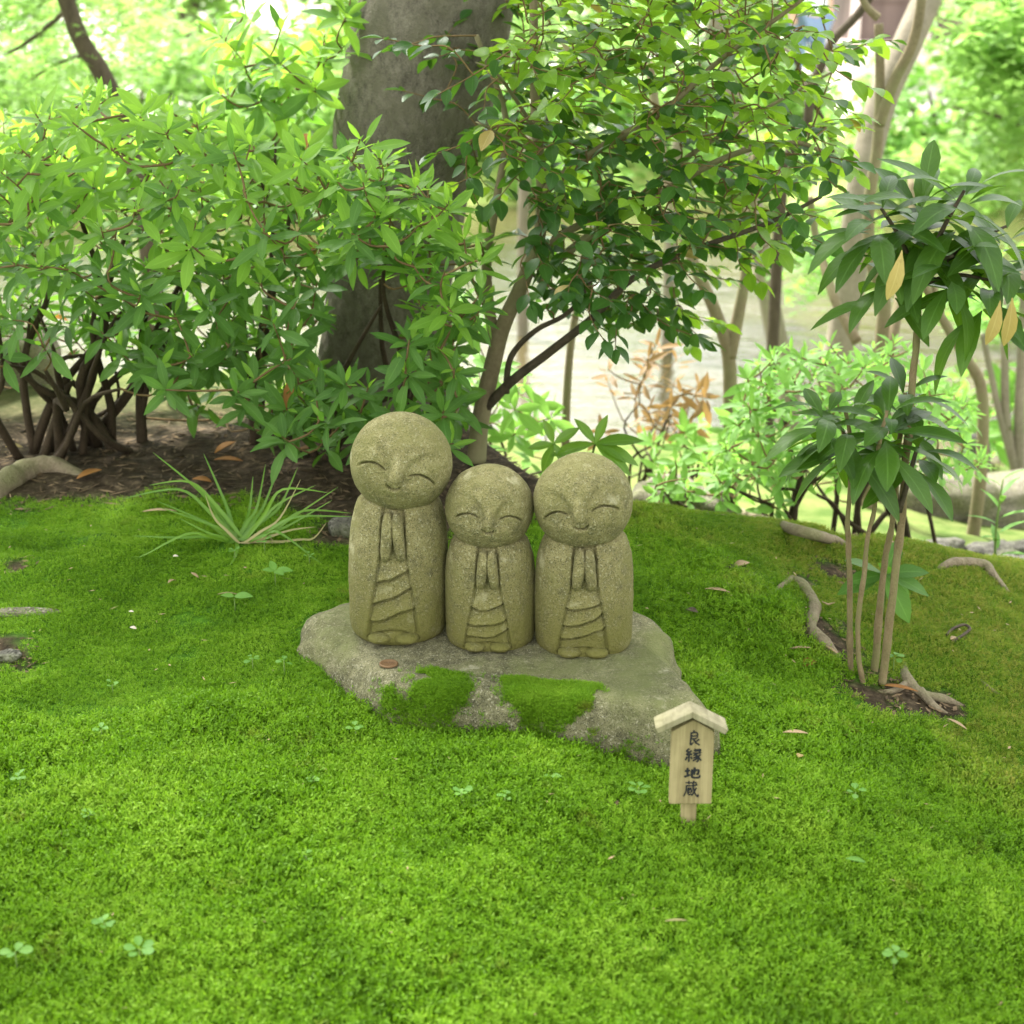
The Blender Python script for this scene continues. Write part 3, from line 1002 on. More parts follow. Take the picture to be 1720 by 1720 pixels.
def to_px(p):
    d = np.asarray(p) - CAM
    zc = d @ FWD
    return 860 + FPX * d[:, 0] / zc, 860 - FPX * (d @ UPV) / zc

sel = RV[30:-1]
k0 = rng.integers(0, sel.shape[0] - 1, 60000)
k1 = rng.integers(0, NA, 60000)
f0, f1 = rng.random(60000)[:, None], rng.random(60000)[:, None]
c00, c10 = sel[k0, k1], sel[k0 + 1, k1]
c01, c11 = sel[k0, (k1 + 1) % NA], sel[k0 + 1, (k1 + 1) % NA]
rp = (c00 * (1 - f0) + c10 * f0) * (1 - f1) + (c01 * (1 - f0) + c11 * f0) * f1
# the cushion's outline is fixed on the stone: its corners were taken once from where they lie on the rock
wpx, wpy = to_px(rp)
jx = wpx + 10 * fbm(rp[:, 0] * 60, rp[:, 1] * 60, 0, 3) + rng.normal(0, 4, len(rp))
jy = wpy + 12 * fbm(rp[:, 0] * 60, rp[:, 1] * 60, 9, 3) + rng.normal(0, 4, len(rp))
ok = np.zeros(len(rp), bool)
for pl in mp_poly.values():
    ok |= in_poly(jx, jy, pl)
fr_ = np.zeros(len(rp), bool)
for pl in mp_poly.values():
    fr_ |= in_poly(jx + rng.normal(0, 13, len(rp)), jy + rng.normal(0, 11, len(rp)), pl)
ok |= fr_ & (rng.random(len(rp)) < .3)
ok &= rp[:, 1] < -0.08
ok &= fbm(rp[:, 0] * 28, rp[:, 1] * 28, rp[:, 2] * 28, 3) < 0.42
rp = rp[ok]
print('rock moss', len(rp))
outx = (rp[:, :2] - RC) / np.linalg.norm(rp[:, :2] - RC, axis=1, keepdims=True)
slope = sstep(0.03, -0.03, rp[:, 2]) * 0.7
rrot = np.stack([-outx[:, 1] * slope + rng.normal(0, .25, len(rp)), outx[:, 0] * slope + rng.normal(0, .25, len(rp)), rng.random(len(rp)) * 6.28], -1)
mo = gn_instances('moss_patch', rp - np.array([RC[0], RC[1], 0]), rrot, np.full(len(rp), 0.62), COLS, 'stuff', ROCK)

# ------------------------------------------------------------------ leaves
def leaf_shape(L, W, fold=0.25, curl=0.2, seg=5, wide=0.45, serr=0.0, tip=0.03, bend=0.0):
    """Leaf along +Y, face up +Z, folded along the midrib and curling down."""
    t = np.linspace(0, 1, seg + 1)
    p = np.log(0.5) / np.log(wide)
    wv = W / 2 * np.sin(PI * np.clip(t ** p, 0, 1)) ** 0.85
    wv[0] = W * 0.03
    wv[-1] = W * tip
    if serr:
        wv[1:-1:2] *= 1 - serr
    V, U = [], []
    for k, tk in enumerate(t):
        y = L * (tk - 0.12 * curl * tk * tk)
        z = -curl * L * tk * tk * 0.6
        x0 = bend * L * tk * tk
        for sgn in (-1, 0, 1):
            V.append((x0 + sgn * wv[k] * math.cos(fold), y, z + abs(sgn) * wv[k] * math.sin(fold)))
            U.append((0.5 + 0.5 * sgn, tk))
    Q = []
    for k in range(seg):
        for j in (0, 1):
            b = k * 3 + j
            Q.append((b, b + 1, b + 4, b + 3))
    return np.array(V), np.array(Q), np.array(U)

def orient(p, d, n, s=1.0):
    y = nrm(d)
    x = nrm(np.cross(y, n))
    z = np.cross(x, y)
    Mx = np.eye(4)
    Mx[:3, 0], Mx[:3, 1], Mx[:3, 2], Mx[:3, 3] = x * s, y * s, z * s, p
    return Mx

def quickmat(Mx, base):
    Mx = Mx.copy()
    Mx[:3, 3] -= base
    return Matrix(Mx.tolist())

class Plant:
    def __init__(s, name, base, label, cat, group=None):
        s.base = np.asarray(base, float)
        s.root = empty(name, s.base, label, cat, group)
        s.leaves, s.shapes = [], []

    def shape(s, *a, **k):
        s.shapes.append(leaf_shape(*a, **k))
        return len(s.shapes) - 1

    def leaf(s, p, d, n, sc, shape, mat):
        s.leaves.append((orient(p, d, n, sc), shape, mat))

    def stem(s, pts, rad, mat, name='stem', sides=7, smooth=4):
        return MB().tube(pts, rad, sides, smooth).build(name, MAT[mat], s.root, s.base)

    def finish(s, limit=300, rest='foliage', leafname='leaf'):
        def key(l):
            p = l[0][:3, 3] - CAM
            z = float(p @ FWD)
            x, y = 860 + FPX * p[0] / z, 860 - FPX * float(p @ UPV) / z
            return z + (10 if not (-20 < x < 1740 and -20 < y < 1740) else 0)
        s.leaves.sort(key=key)
        cache = {}
        for Mx, sh, mt in s.leaves[:limit]:
            if (sh, mt) not in cache:
                V, Q, U = s.shapes[sh]
                cache[(sh, mt)] = mesh_np(leafname, V, Q, None, MAT[mt], True, U)
            o = bpy.data.objects.new(leafname, cache[(sh, mt)])
            COL.objects.link(o)
            o.parent = s.root
            o.matrix_basis = quickmat(Mx, s.base)
        rem = s.leaves[limit:]
        if rem:
            mats = sorted(set(l[2] for l in rem))
            Vs, Qs, Us, F, n = [], [], [], [], 0
            for Mx, sh, mt in rem:
                V, Q, U = s.shapes[sh]
                Vs.append(V @ Mx[:3, :3].T + Mx[:3, 3] - s.base)
                Qs.append(Q + n)
                Us.append(U)
                F.append(np.full(len(Q), mats.index(mt)))
                n += len(V)
            me = mesh_np(rest, np.concatenate(Vs), np.concatenate(Qs), None, None, True, np.concatenate(Us), [MAT[m] for m in mats], np.concatenate(F))
            link(rest, me, s.root, kind='stuff')
        return s.root

def rand_in_poly(poly, n):
    poly = np.asarray(poly, float)
    lo, hi = poly.min(0), poly.max(0)
    out = []
    while len(out) < n:
        q = rng.uniform(lo, hi)
        if in_poly(np.array([q[0]]), np.array([q[1]]), poly)[0]:
            out.append(q)
    return np.array(out)

def spaced(poly, n, ylo, yhi, dmin, bias=1.0):
    pts = []
    tries = 0
    while len(pts) < n and tries < n * 30:
        tries += 1
        q = rand_in_poly(poly, 1)[0]
        yd = ylo + (yhi - ylo) * rng.random() ** bias
        p = P(q[0], q[1], yd)
        if p[2] < float(H(p[0], p[1])) + 0.03:
            continue
        if pts:
            d = np.linalg.norm(np.array(pts) - p, axis=1).min()
            if d < dmin:
                continue
        pts.append(p)
    return np.array(pts)

def azalea(name, label, poly, n_tips, yd, bases, leafL, leafW, lit_z, mats, n_main=5, dmin=0.045, cat='shrub', group=None, whorl=(7, 10), upbias=0.75, limit=300, stem_r=0.009, zmix=0.12):
    tips = spaced(poly, n_tips, yd[0], yd[1], dmin, 1.2)
    B0 = np.mean(bases, axis=0)
    pl = Plant(name, B0, label, cat, group)
    sh = [pl.shape(leafL, leafW, fold=f, curl=c, seg=5, wide=0.52, bend=b) for f, c, b in [(.2, .18, .03), (.3, .32, -.05), (.12, .08, .05), (.22, .5, 0)]]
    young = [pl.shape(leafL, leafW * 0.9, fold=f, curl=c, seg=4, wide=0.5) for f, c in [(.45, .1), (.35, -.1)]]
    cen = tips.mean(0)
    nodes, rads = [], []
    for b in bases:
        # main stems of this clump: grown towards groups of tips
        near = tips[np.argsort(np.linalg.norm(tips[:, :2] - np.asarray(b)[:2], axis=1) + rng.random(len(tips)) * 0.35)[:max(12, len(tips) // 2)]]
        for k in range(n_main):
            tgt = near[rng.integers(len(near))]
            s0 = np.asarray(b) + np.r_[rng.normal(0, .018, 2), -0.01]
            e = s0 + (tgt - s0) * 0.8
            m1 = s0 * .7 + e * .3 + rng.normal(0, .02, 3) + [0, 0, 0.02]
            m2 = s0 * .35 + e * .65 + rng.normal(0, .03, 3)
            pp = np.array([s0, m1, m2, e])
            rr_ = np.array([1, .8, .55, .28]) * stem_r * (0.7 + 0.6 * rng.random())
            pl.stem(pp, rr_, 'stem', sides=6)
            cp_, cr_ = catmull(pp, rr_, 5)
            nodes += list(cp_[3:])
    nodes = np.array(nodes)
    tw = MB()
    for tpt in tips[np.argsort(tips[:, 2])]:
        dv = nodes - tpt
        cost = np.linalg.norm(dv, axis=1) + 1.2 * np.maximum(dv[:, 2] + 0.01, 0)
        nd = nodes[int(np.argmin(cost))]
        L = np.linalg.norm(tpt - nd)
        outw = nrm((tpt - cen) * [1, 1, 0.4])
        ax = nrm(np.array([0, 0, upbias]) + outw * 0.45 + np.array([0, -0.22, 0]) + rng.normal(0, .22, 3))
        mid = nd * .45 + tpt * .55 - ax * L * 0.18 + rng.normal(0, .006, 3)
        pp = np.array([nd, mid, tpt])
        tw.tube(pp, [.0022, .0017, .0011], 4, 3, False)
        cp_, _ = catmull(pp, np.ones(3), 3)
        nodes = np.vstack([nodes, cp_[2:-1]])
        top = tpt[2] + rng.normal(0, zmix * 0.5) > lit_z  # high whorls turn lime: backlight painted in along with new growth
        nl = rng.integers(*whorl)
        a0 = rng.random() * 6.28
        xx = nrm(np.cross(ax, [0.3, 0.2, 1]) if abs(ax[2]) < .95 else np.cross(ax, [1, 0, 0]))
        yy = np.cross(ax, xx)
        for j in range(nl):
            f = j / max(1, nl - 1)              # 0 outer, old ... 1 inner, young
            ph = a0 + j * 2.399 + rng.normal(0, .15)
            inc = math.radians(94 - 56 * f + rng.normal(0, 9))
            rdir = math.cos(ph) * xx + math.sin(ph) * yy
            d = nrm(ax * math.cos(inc) + rdir * math.sin(inc) + np.array([0, 0, -0.12 * (1 - f)]))
            nn = nrm(ax * math.sin(inc) - rdir * math.cos(inc) + rng.normal(0, .12, 3))
            p = tpt - ax * (1 - f) * 0.022 + rdir * 0.002
            sc = (1.08 - 0.5 * f ** 1.5) * (0.68 + 0.5 * rng.random())
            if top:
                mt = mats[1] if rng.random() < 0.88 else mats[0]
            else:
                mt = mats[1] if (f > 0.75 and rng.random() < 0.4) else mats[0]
            if rng.random() < .006 and f < .4:
                mt = 'dead' if mats[0] == 'azalea' else mt
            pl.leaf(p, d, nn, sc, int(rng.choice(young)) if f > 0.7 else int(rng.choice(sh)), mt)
    tw.build('twigs', MAT['twig'], pl.root, pl.base, kind='stuff')
    return pl.finish(limit)

azm = ('azalea', 'azalea_young_lit')
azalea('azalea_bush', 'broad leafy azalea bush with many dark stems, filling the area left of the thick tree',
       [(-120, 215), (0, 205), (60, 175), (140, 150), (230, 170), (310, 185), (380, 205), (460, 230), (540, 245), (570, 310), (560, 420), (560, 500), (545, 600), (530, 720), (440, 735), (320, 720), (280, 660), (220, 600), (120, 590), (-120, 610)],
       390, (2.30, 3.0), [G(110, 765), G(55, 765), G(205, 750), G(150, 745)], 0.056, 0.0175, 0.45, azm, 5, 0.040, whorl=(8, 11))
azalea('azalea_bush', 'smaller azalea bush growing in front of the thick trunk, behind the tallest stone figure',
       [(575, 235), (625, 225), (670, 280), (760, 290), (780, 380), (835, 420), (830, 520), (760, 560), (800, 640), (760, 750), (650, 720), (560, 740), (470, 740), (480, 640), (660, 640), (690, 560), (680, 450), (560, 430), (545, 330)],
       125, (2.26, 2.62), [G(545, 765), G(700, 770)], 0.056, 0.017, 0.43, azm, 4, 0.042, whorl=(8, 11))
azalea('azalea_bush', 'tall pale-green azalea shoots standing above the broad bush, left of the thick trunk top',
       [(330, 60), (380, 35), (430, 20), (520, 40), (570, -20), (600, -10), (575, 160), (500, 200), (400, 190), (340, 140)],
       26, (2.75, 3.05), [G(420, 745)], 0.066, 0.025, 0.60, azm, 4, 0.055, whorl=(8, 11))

# ------------------------------------------------------------------ the thick tree behind the bush
tb = G(640, 760)
tpx = [(645, 790, 190), (640, 745, 150), (640, 690, 125), (645, 600, 108), (655, 480, 104), (672, 350, 112), (695, 200, 132), (722, 60, 136), (752, -80, 130), (770, -300, 118), (800, -600, 104), (830, -1000, 80)]
TY = 2.92
pts = np.array([P(a, b, TY) for a, b, _ in tpx])
rads = np.array([c * (np.dot(p - CAM, FWD) / FPX) for p, (_, _, c) in zip(pts, tpx)])
pts, rads = catmull(pts, rads, 10)
n, sd_ = len(pts), 72
a = np.arange(sd_) * 2 * PI / sd_
V = []
for i in range(n):
    base_flare = sstep(0.30, -0.02, pts[i][2] - 0.02)
    lob = 1 + base_flare * 0.22 * np.cos(5 * a + 0.7) + 0.05 * vnoise(np.cos(a) * 1.6, np.sin(a) * 1.6, pts[i][2] * 2.2)
    lob = lob + 0.018 * fbm(np.cos(a) * 5, np.sin(a) * 5, pts[i][2] * 12, 3)
    V.append(np.stack([pts[i][0] + rads[i] * lob * np.cos(a), pts[i][1] + rads[i] * lob * np.sin(a) * 0.95, np.full(sd_, pts[i][2])], -1))
tree = empty('large_tree', tb, 'thick grey-barked tree trunk rising behind the azalea bushes', 'tree')
MB().add(np.concatenate(V), grid_quads(n, sd_, True)).build('trunk', MAT['trunk'], tree, tb)
# limbs of this tree above the picture; the lowest ones are kept
for q in ([(820, -560), (600, -760), (300, -900)], [(830, -640), (1050, -850), (1300, -1000)]):
    pp = np.array([P(x, y, TY + 0.25 * k) for k, (x, y) in enumerate(q)])
    MB().tube(pp, [.07, .05, .03], 10, 5).build('limb', MAT['trunk'], tree, tb)

CROWN_SPOTS = None
def cloud_leaves(mb, centres, radii, n, L, W, squash=0.7, flat=0.5, star=False):
    """Leaf-sized faces through the volume of several clumps."""
    per = rng.multinomial(n, np.array(radii) ** 2 / np.sum(np.array(radii) ** 2))
    for c, r, k in zip(centres, radii, per):
        d = rng.normal(0, 1, (k, 3))
        d /= np.linalg.norm(d, axis=1, keepdims=True)
        p = np.asarray(c) + d * (r * rng.random(k) ** 0.45)[:, None] * np.array([1, 1, squash])
        nr_ = np.stack([rng.normal(0, flat, k), rng.normal(0, flat, k), np.ones(k)], -1)
        nr_ /= np.linalg.norm(nr_, axis=1, keepdims=True)
        t = np.cross(nr_, rng.normal(0, 1, (k, 3)))
        t /= np.linalg.norm(t, axis=1, keepdims=True)
        b = np.cross(nr_, t)
        s = rng.uniform(.7, 1.3, k)[:, None]
        if not star:
            V = np.stack([p - t * s * L / 2, p + b * s * W / 2 + nr_ * s * W * .12, p + t * s * L / 2, p - b * s * W / 2 + nr_ * s * W * .12], 1).reshape(-1, 3)
            i = np.arange(k) * 4
            mb.add(V, None, np.concatenate([np.stack([i, i + 1, i + 2], -1), np.stack([i, i + 2, i + 3], -1)]))
        else:
            angs = [(-.5, 0.12), (0.0, 0.85), (.45, .25), (.75, .95), (1.15, .3), (1.57, 1.1), (1.99, .3), (2.39, .95), (2.7, .25), (3.14, .85), (3.64, .12)]
            vs = [p]
            for aa, rr_ in angs:
                vs.append(p + (t * math.cos(aa) + b * math.sin(aa)) * s * L * 0.5 * rr_)
            V = np.stack(vs, 1).reshape(-1, 3)
            i = np.arange(k) * 12
            T = np.concatenate([np.stack([i, i + q, i + q + 1], -1) for q in range(1, 11)])
            mb.add(V, None, T)

cc, cr_ = [], []  # unseen crown, added overhead and placed to shade the foreground
for k in range(34):
    a_, q_ = rng.random() * 6.28, rng.random() ** .5
    cc.append((-0.5 + 1.9 * q_ * math.cos(a_), 0.62 + 1.5 * q_ * math.sin(a_), rng.uniform(2.3, 3.5)))
    cr_.append(rng.uniform(.35, .6))
mbc = MB()
cloud_leaves(mbc, cc, cr_, 4200, .12, .07, .6, .6)
mbc.build('crown', MAT['far_dark'], tree, tb, False)
for k in range(0, 34, 4):
    st_ = pts[-8 - (k % 12)]
    e_ = np.array(cc[k])
    MB().tube([st_, st_ * .5 + e_ * .5 + [0, 0, .12], e_], [.05, .03, .012], 8, 5).build('limb', MAT['trunk'], tree, tb)  # limbs reaching into the added crown

# ------------------------------------------------------------------ camellia
cb = G(800, 762)
cam_pl = Plant('camellia_tree', cb, 'slender round-leaved tree branching behind the smallest stone figure', 'tree')
CY = 2.58
def limb(path, r0, r1, mat='smooth_bark', name='limb', sides=9):
    pp = np.array([P(x, y, yd) for x, y, yd in path])
    rr_ = np.linspace(r0, r1, len(pp))
    cam_pl.stem(pp, rr_, mat, name, sides, 5)
    return catmull(pp, rr_, 6)[0]

nodes = []
nodes += list(limb([(800, 775, CY), (806, 710, CY), (828, 610, CY), (846, 545, CY), (880, 470, CY), (905, 400, CY), (910, 310, CY), (900, 200, CY), (897, 80, CY), (895, -60, CY)], .017, .006, name='trunk')[14:])
nodes += list(limb([(835, 580, CY), (822, 520, CY + .03), (818, 430, CY + .06), (835, 330, CY + .08), (850, 200, CY + .1), (800, 60, CY + .05)], .011, .004)[6:])
nodes += list(limb([(908, 330, CY), (950, 290, CY - .03), (1030, 235, CY - .08), (1110, 190, CY - .1), (1210, 100, CY - .12), (1320, 20, CY - .15), (1400, -40, CY - .15)], .008, .002)[4:])
nodes += list(limb([(893, 440, CY), (960, 385, CY + .05), (1060, 340, CY + .1), (1160, 260, CY + .14), (1290, 180, CY + .15), (1400, 120, CY + .15)], .008, .002)[4:])
nodes += list(limb([(812, 690, CY), (860, 640, CY - .03), (925, 590, CY - .06), (1000, 530, CY - .1), (1060, 470, CY - .1), (1150, 425, CY - .1), (1290, 375, CY - .08), (1380, 330, CY - .08)], .009, .003, 'dark_bark')[6:])
nodes += list(limb([(850, 660, CY - .02), (858, 600, CY - .03), (900, 555, CY - .05), (960, 520, CY - .06), (1010, 440, CY)], .006, .003, 'dark_bark')[8:])
nodes += list(limb([(900, 470, CY), (985, 400, CY), (1100, 330, CY - .02), (1230, 260, CY), (1340, 240, CY), (1400, 270, CY)], .008, .003)[5:])
nodes += list(limb([(900, 220, CY), (840, 130, CY - .1), (800, 105, CY - .12)], .004, .001)[4:])
nodes += list(limb([(905, 260, CY), (820, 215, CY - .12), (800, 205, CY - .12)], .003, .001)[4:])
nodes = np.array(nodes)
csh = [cam_pl.shape(.037, .0225, fold=f, curl=c, seg=5, wide=0.47, tip=.05) for f, c in [(.25, .3), (.15, .5), (.35, .2)]]
cpoly = [(690, 60), (740, 30), (800, -60), (900, -90), (1100, -90), (1330, -90), (1400, -20), (1440, 20), (1462, 90), (1400, 170), (1400, 230), (1420, 290), (1390, 330), (1340, 400), (1250, 440), (1190, 480), (1165, 560), (1100, 560), (1000, 540), (920, 520), (880, 480), (870, 330), (820, 350), (780, 300), (740, 240), (730, 170), (690, 110)]
tg = spaced(cpoly, 540, CY - .27, CY + .3, 0.03)
ctr = P(905, 330, CY)
tpx_ = to_px(tg)[0]
order = np.argsort([np.linalg.norm(nodes - t, axis=1).min() for t in tg])
tw = MB()
for k in order:
    if (tpx_[k] < 850 and rng.random() < .68) or (tpx_[k] > 1250 and rng.random() < .2):
        continue
    t = tg[k]
    dv = nodes - t
    cost = np.linalg.norm(dv, axis=1) + 0.5 * np.maximum((np.linalg.norm(nodes - ctr, axis=1) - np.linalg.norm(t - ctr)), 0)
    nd = nodes[int(np.argmin(cost))]
    L = np.linalg.norm(t - nd)
    mid = (nd + t) / 2 + np.array([0, 0, 0.10 * L]) + rng.normal(0, .01, 3)
    end = t + nrm((t - nd) * [1, 1, .4] + np.array([.02, -.01, 0])) * 0.06 + np.array([0, 0, -0.006])
    pp, rr_ = catmull(np.array([nd, mid, t, end]), np.array([.0016, .0013, .001, .0007]), 5)
    tw.tube(pp, rr_, 4, 1, False)
    nodes = np.vstack([nodes, pp[3:11:2]])
    seg = np.r_[0, np.cumsum(np.linalg.norm(np.diff(pp, axis=0), axis=1))]
    tot = seg[-1]
    pos = max(0.02, tot - 0.14)
    sgn = 1
    lit = t[2] > 0.60 + rng.normal(0, .10) or (t[0] > 0.28 and rng.random() < .6)  # high and right-hand twigs get the leaf colour with sunlight painted in
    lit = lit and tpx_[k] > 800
    while pos < tot:
        i = min(int(np.searchsorted(seg, pos)), len(pp) - 2)
        tan = nrm(pp[i + 1] - pp[i])
        side = nrm(np.cross(tan, [0, 0, 1])) * sgn
        d = nrm(tan * 0.65 + side * 0.85 + np.array([0, 0, -0.2]) + rng.normal(0, .2, 3))
        nn = nrm(np.array([0, 0, 1.0]) + rng.normal(0, .35, 3) + side * 0.2)
        mt = 'camellia_lit' if (lit and rng.random() < .75) else 'camellia'
        if rng.random() < .004:
            mt = 'yellow'
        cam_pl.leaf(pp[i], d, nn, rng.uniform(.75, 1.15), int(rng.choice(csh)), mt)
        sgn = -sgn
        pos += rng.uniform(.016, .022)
    cam_pl.leaf(pp[-1], nrm(pp[-1] - pp[-2]) + [0, 0, -.1], np.array([0, 0, 1.0]) + rng.normal(0, .3, 3), rng.uniform(.8, 1.05), int(rng.choice(csh)), 'camellia_lit' if lit else 'camellia')
tw.build('twigs', MAT['twig'], cam_pl.root, cam_pl.base, kind='stuff')
print('camellia leaves', len(cam_pl.leaves))
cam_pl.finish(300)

# ------------------------------------------------------------------ ardisia on the right
ab = G(1465, 1150)
ar = Plant('glossy_shrub', ab, 'dark glossy shrub on thin bare stems, right of the flat rock', 'shrub')
def yb(px, py):
    return G(px, py)[1] - CAM[1]
AY = yb(1465, 1150)
stems = [[(1430, 1140, AY + .02), (1427, 1000, AY + .02), (1424, 880, AY + .02), (1430, 770, AY + .02), (1420, 690, AY)],
         [(1452, 1158, AY), (1440, 1080, AY), (1455, 930, AY), (1468, 850, AY), (1478, 740, AY - .02), (1490, 690, AY - .02)],
         [(1468, 1130, AY + .04), (1485, 960, AY + .05), (1500, 860, AY + .05), (1512, 730, AY + .05), (1520, 660, AY + .05)],
         [(1482, 1148, AY), (1500, 1000, AY), (1515, 860, AY + .02), (1528, 700, AY + .04), (1540, 560, AY + .06), (1545, 470, AY + .06), (1550, 380, AY + .06)]]
for q, r0 in zip(stems, (.0042, .0038, .005, .0058)):
    qq, q_r = catmull(np.array([P(x, y, d) for x, y, d in q]), np.linspace(r0, r0 * .55, len(q)), 8)
    q_r = q_r * (1 + .13 * vnoise(np.arange(len(qq)) * .8, r0 * 9000, 0) + .18 * (np.arange(len(qq)) % 9 == 4))
    qq = qq + np.stack([.0012 * vnoise(np.arange(len(qq)) * .5, 3.1, r0 * 5000), .0 * q_r, .0 * q_r], -1)
    ar.stem(qq, q_r, 'thin_stem', sides=9, smooth=2)
ash = [ar.shape(.098, .031, fold=f, curl=c, seg=9, wide=0.58, serr=.06, bend=b) for f, c, b in [(.22, .5, .05), (.28, .75, -.06), (.18, 1.0, .0), (.28, .35, .08)]]
def crown(p0, n, spread, drop, sc, up=(0, -.15, 1), inc0=42, inc1=114):
    ax = nrm(up)
    xx = nrm(np.cross(ax, [0.2, 1, 0.1]))
    yy = np.cross(ax, xx)
    for j in range(n):
        f = j / (n - 1)
        ph = j * 2.399 + rng.normal(0, .2)
        inc = math.radians(inc0 + (inc1 - inc0) * (1 - f) + rng.normal(0, 8))
        rd = math.cos(ph) * xx + math.sin(ph) * yy
        d = nrm(ax * math.cos(inc) + rd * math.sin(inc))
        nn = nrm(ax * math.sin(inc) - rd * math.cos(inc) + rng.normal(0, .18, 3))
        p = p0 - ax * (1 - f) * drop + rd * spread * (0.3 + rng.random() * 0.4)
        ar.leaf(p, d, nn, sc * (0.75 + 0.35 * rng.random()) * (1 if f < .8 else .75), int(rng.choice(ash)), 'ardisia')
for (x, y, dd, nn, sc, dr) in [(1430, 705, 0, 17, .95, .05), (1492, 690, -.03, 18, .95, .06), (1522, 650, .05, 14, .9, .06), (1545, 735, .02, 15, .9, .05), (1390, 690, -.02, 9, .85, .04)]:
    crown(P(x, y, AY + dd), nn, .015, dr, sc)
for (x, y, dd, nn, sc, dr) in [(1550, 330, .06, 24, 1.05, .07), (1480, 350, .04, 17, 1.0, .05), (1620, 320, .03, 18, 1.05, .06), (1690, 380, .08, 18, 1.05, .06), (1600, 430, .0, 15, 1.0, .05), (1660, 470, .05, 15, 1.0, .05), (1500, 440, .08, 10, 1.0, .05)]:
    crown(P(x, y, AY + dd), nn, .02, dr, sc)
mb = MB()
tipp = P(1550, 400, AY + .06)
for (x, y, dd) in [(1480, 350, .04), (1620, 320, .03), (1690, 380, .08), (1600, 430, 0), (1660, 470, .05), (1500, 440, .08)]:
    e = P(x, y, AY + dd)
    ar.stem(np.array([P(1545, 480, AY + .06), (tipp + e) / 2 + [0, 0, -.02], e]), [.0035, .003, .002], 'dark_bark', 'side_stem', 6)
e = P(1545, 735, AY + .02)
ar.stem(np.array([P(1510, 860, AY + .01), P(1530, 790, AY + .01), e]), [.004, .003, .002], 'dark_bark', 'side_stem', 6)
for (x, y, dx, dz) in [(1515, 420, -.10, -.9), (1680, 505, -.1, -1), (1700, 500, .05, -1)]:
    ar.leaf(P(x, y, AY - .085), np.array([dx, -.1, dz]), np.array([0, -1, .1]), rng.uniform(.55, .7), ash[3], 'yellow')
ar.finish(300)

# young whorl growing among the stems
sb = G(1478, 1040)
sp = Plant('seedling', sb, 'low fan of plain green leaves growing among the bare shrub stems', 'plant')
ssh = [sp.shape(.075, .030, fold=.15, curl=c, seg=6, wide=.55) for c in (.25, .5)]
tip = P(1485, 965, sb[1] - CAM[1])
sp.stem(np.array([sb, (sb + tip) / 2 + [.004, 0, 0], tip]), [.003, .0025, .002], 'green_stem')
for ax_, dz in [(-1.0, .05), (-.55, .35), (-.1, .6), (.35, .6), (.75, .25), (1.0, -.12), (.6, -.45), (.2, -.3), (-.6, -.1)]:
    sp.leaf(tip, np.array([ax_, rng.normal(-.25, .25), dz]), np.array([.1, -.5, 1.]) + rng.normal(0, .2, 3), rng.uniform(.8, 1.1), int(rng.choice(ssh)), 'sprout' if 0 else 'azalea')
sp.finish()

# ------------------------------------------------------------------ lime azalea behind the mound on the right
azalea('azalea_bush', 'lime-green azalea bush with thin reddish stems, behind the glossy dark shrub',
       [(1180, 770), (1220, 720), (1250, 640), (1240, 600), (1330, 585), (1440, 570), (1500, 560), (1570, 600), (1590, 640), (1640, 690), (1620, 730), (1680, 760), (1640, 790), (1560, 800), (1500, 790), (1440, 810), (1350, 790), (1250, 800), (1190, 800)],
       170, (2.75, 3.15), [P(1420, 905, 2.95), P(1330, 880, 2.9), P(1540, 920, 2.95)], .046, .014, 0.0, ('lime', 'lime'), 5, .04, stem_r=.006, whorl=(7, 10))

# ------------------------------------------------------------------ small plants behind the statues
bp = G(985, 800)
s3 = Plant('broadleaf_seedling', bp, 'small plant with long broad leaves showing between the two right-hand stone heads', 'plant')
q = s3.shape(.085, .030, fold=.2, curl=.25, seg=6, wide=.5)
q2 = s3.shape(.06, .022, fold=.3, curl=.1, seg=6, wide=.5)
hd = P(1000, 745, 2.45)
s3.stem(np.array([bp, (bp + hd) / 2, hd]), [.003, .0025, .002], 'green_stem')
for (dx, dy, dz, shp) in [(-1, -.1, -.15, q), (1, -.2, -.35, q), (.8, -.5, -.5, q), (-.5, .2, .6, q2), (.3, 0, .8, q2), (.9, .2, .1, q)]:
    s3.leaf(hd, np.array([dx, dy, dz]), np.array([0, -.5, 1.]), rng.uniform(.8, 1.05), shp, 'grass')
hd = P(930, 745, 2.45)
s3.stem(np.array([bp, (bp + hd) / 2, hd]), [.003, .0025, .002], 'green_stem')
for (dx, dy, dz) in [(-.35, -.1, .9), (-.9, -.2, -.1), (.4, 0, -.7), (-.3, 0, -.8), (.5, .1, .3)]:
    s3.leaf(hd, np.array([dx, dy, dz]), np.array([.1, -.7, .6]), rng.uniform(.7, .95), q2, 'grass')
s3.finish()

def low_leafy(name, label, cat, poly, n, yd, L, W, mat, base, per=(5, 8), limit=300, twig='twig', group=None):
    return azalea(name, label, poly, n, yd, base, L, W, 99, (mat, mat), 4, .05, cat, group, per, .5, limit, .004)

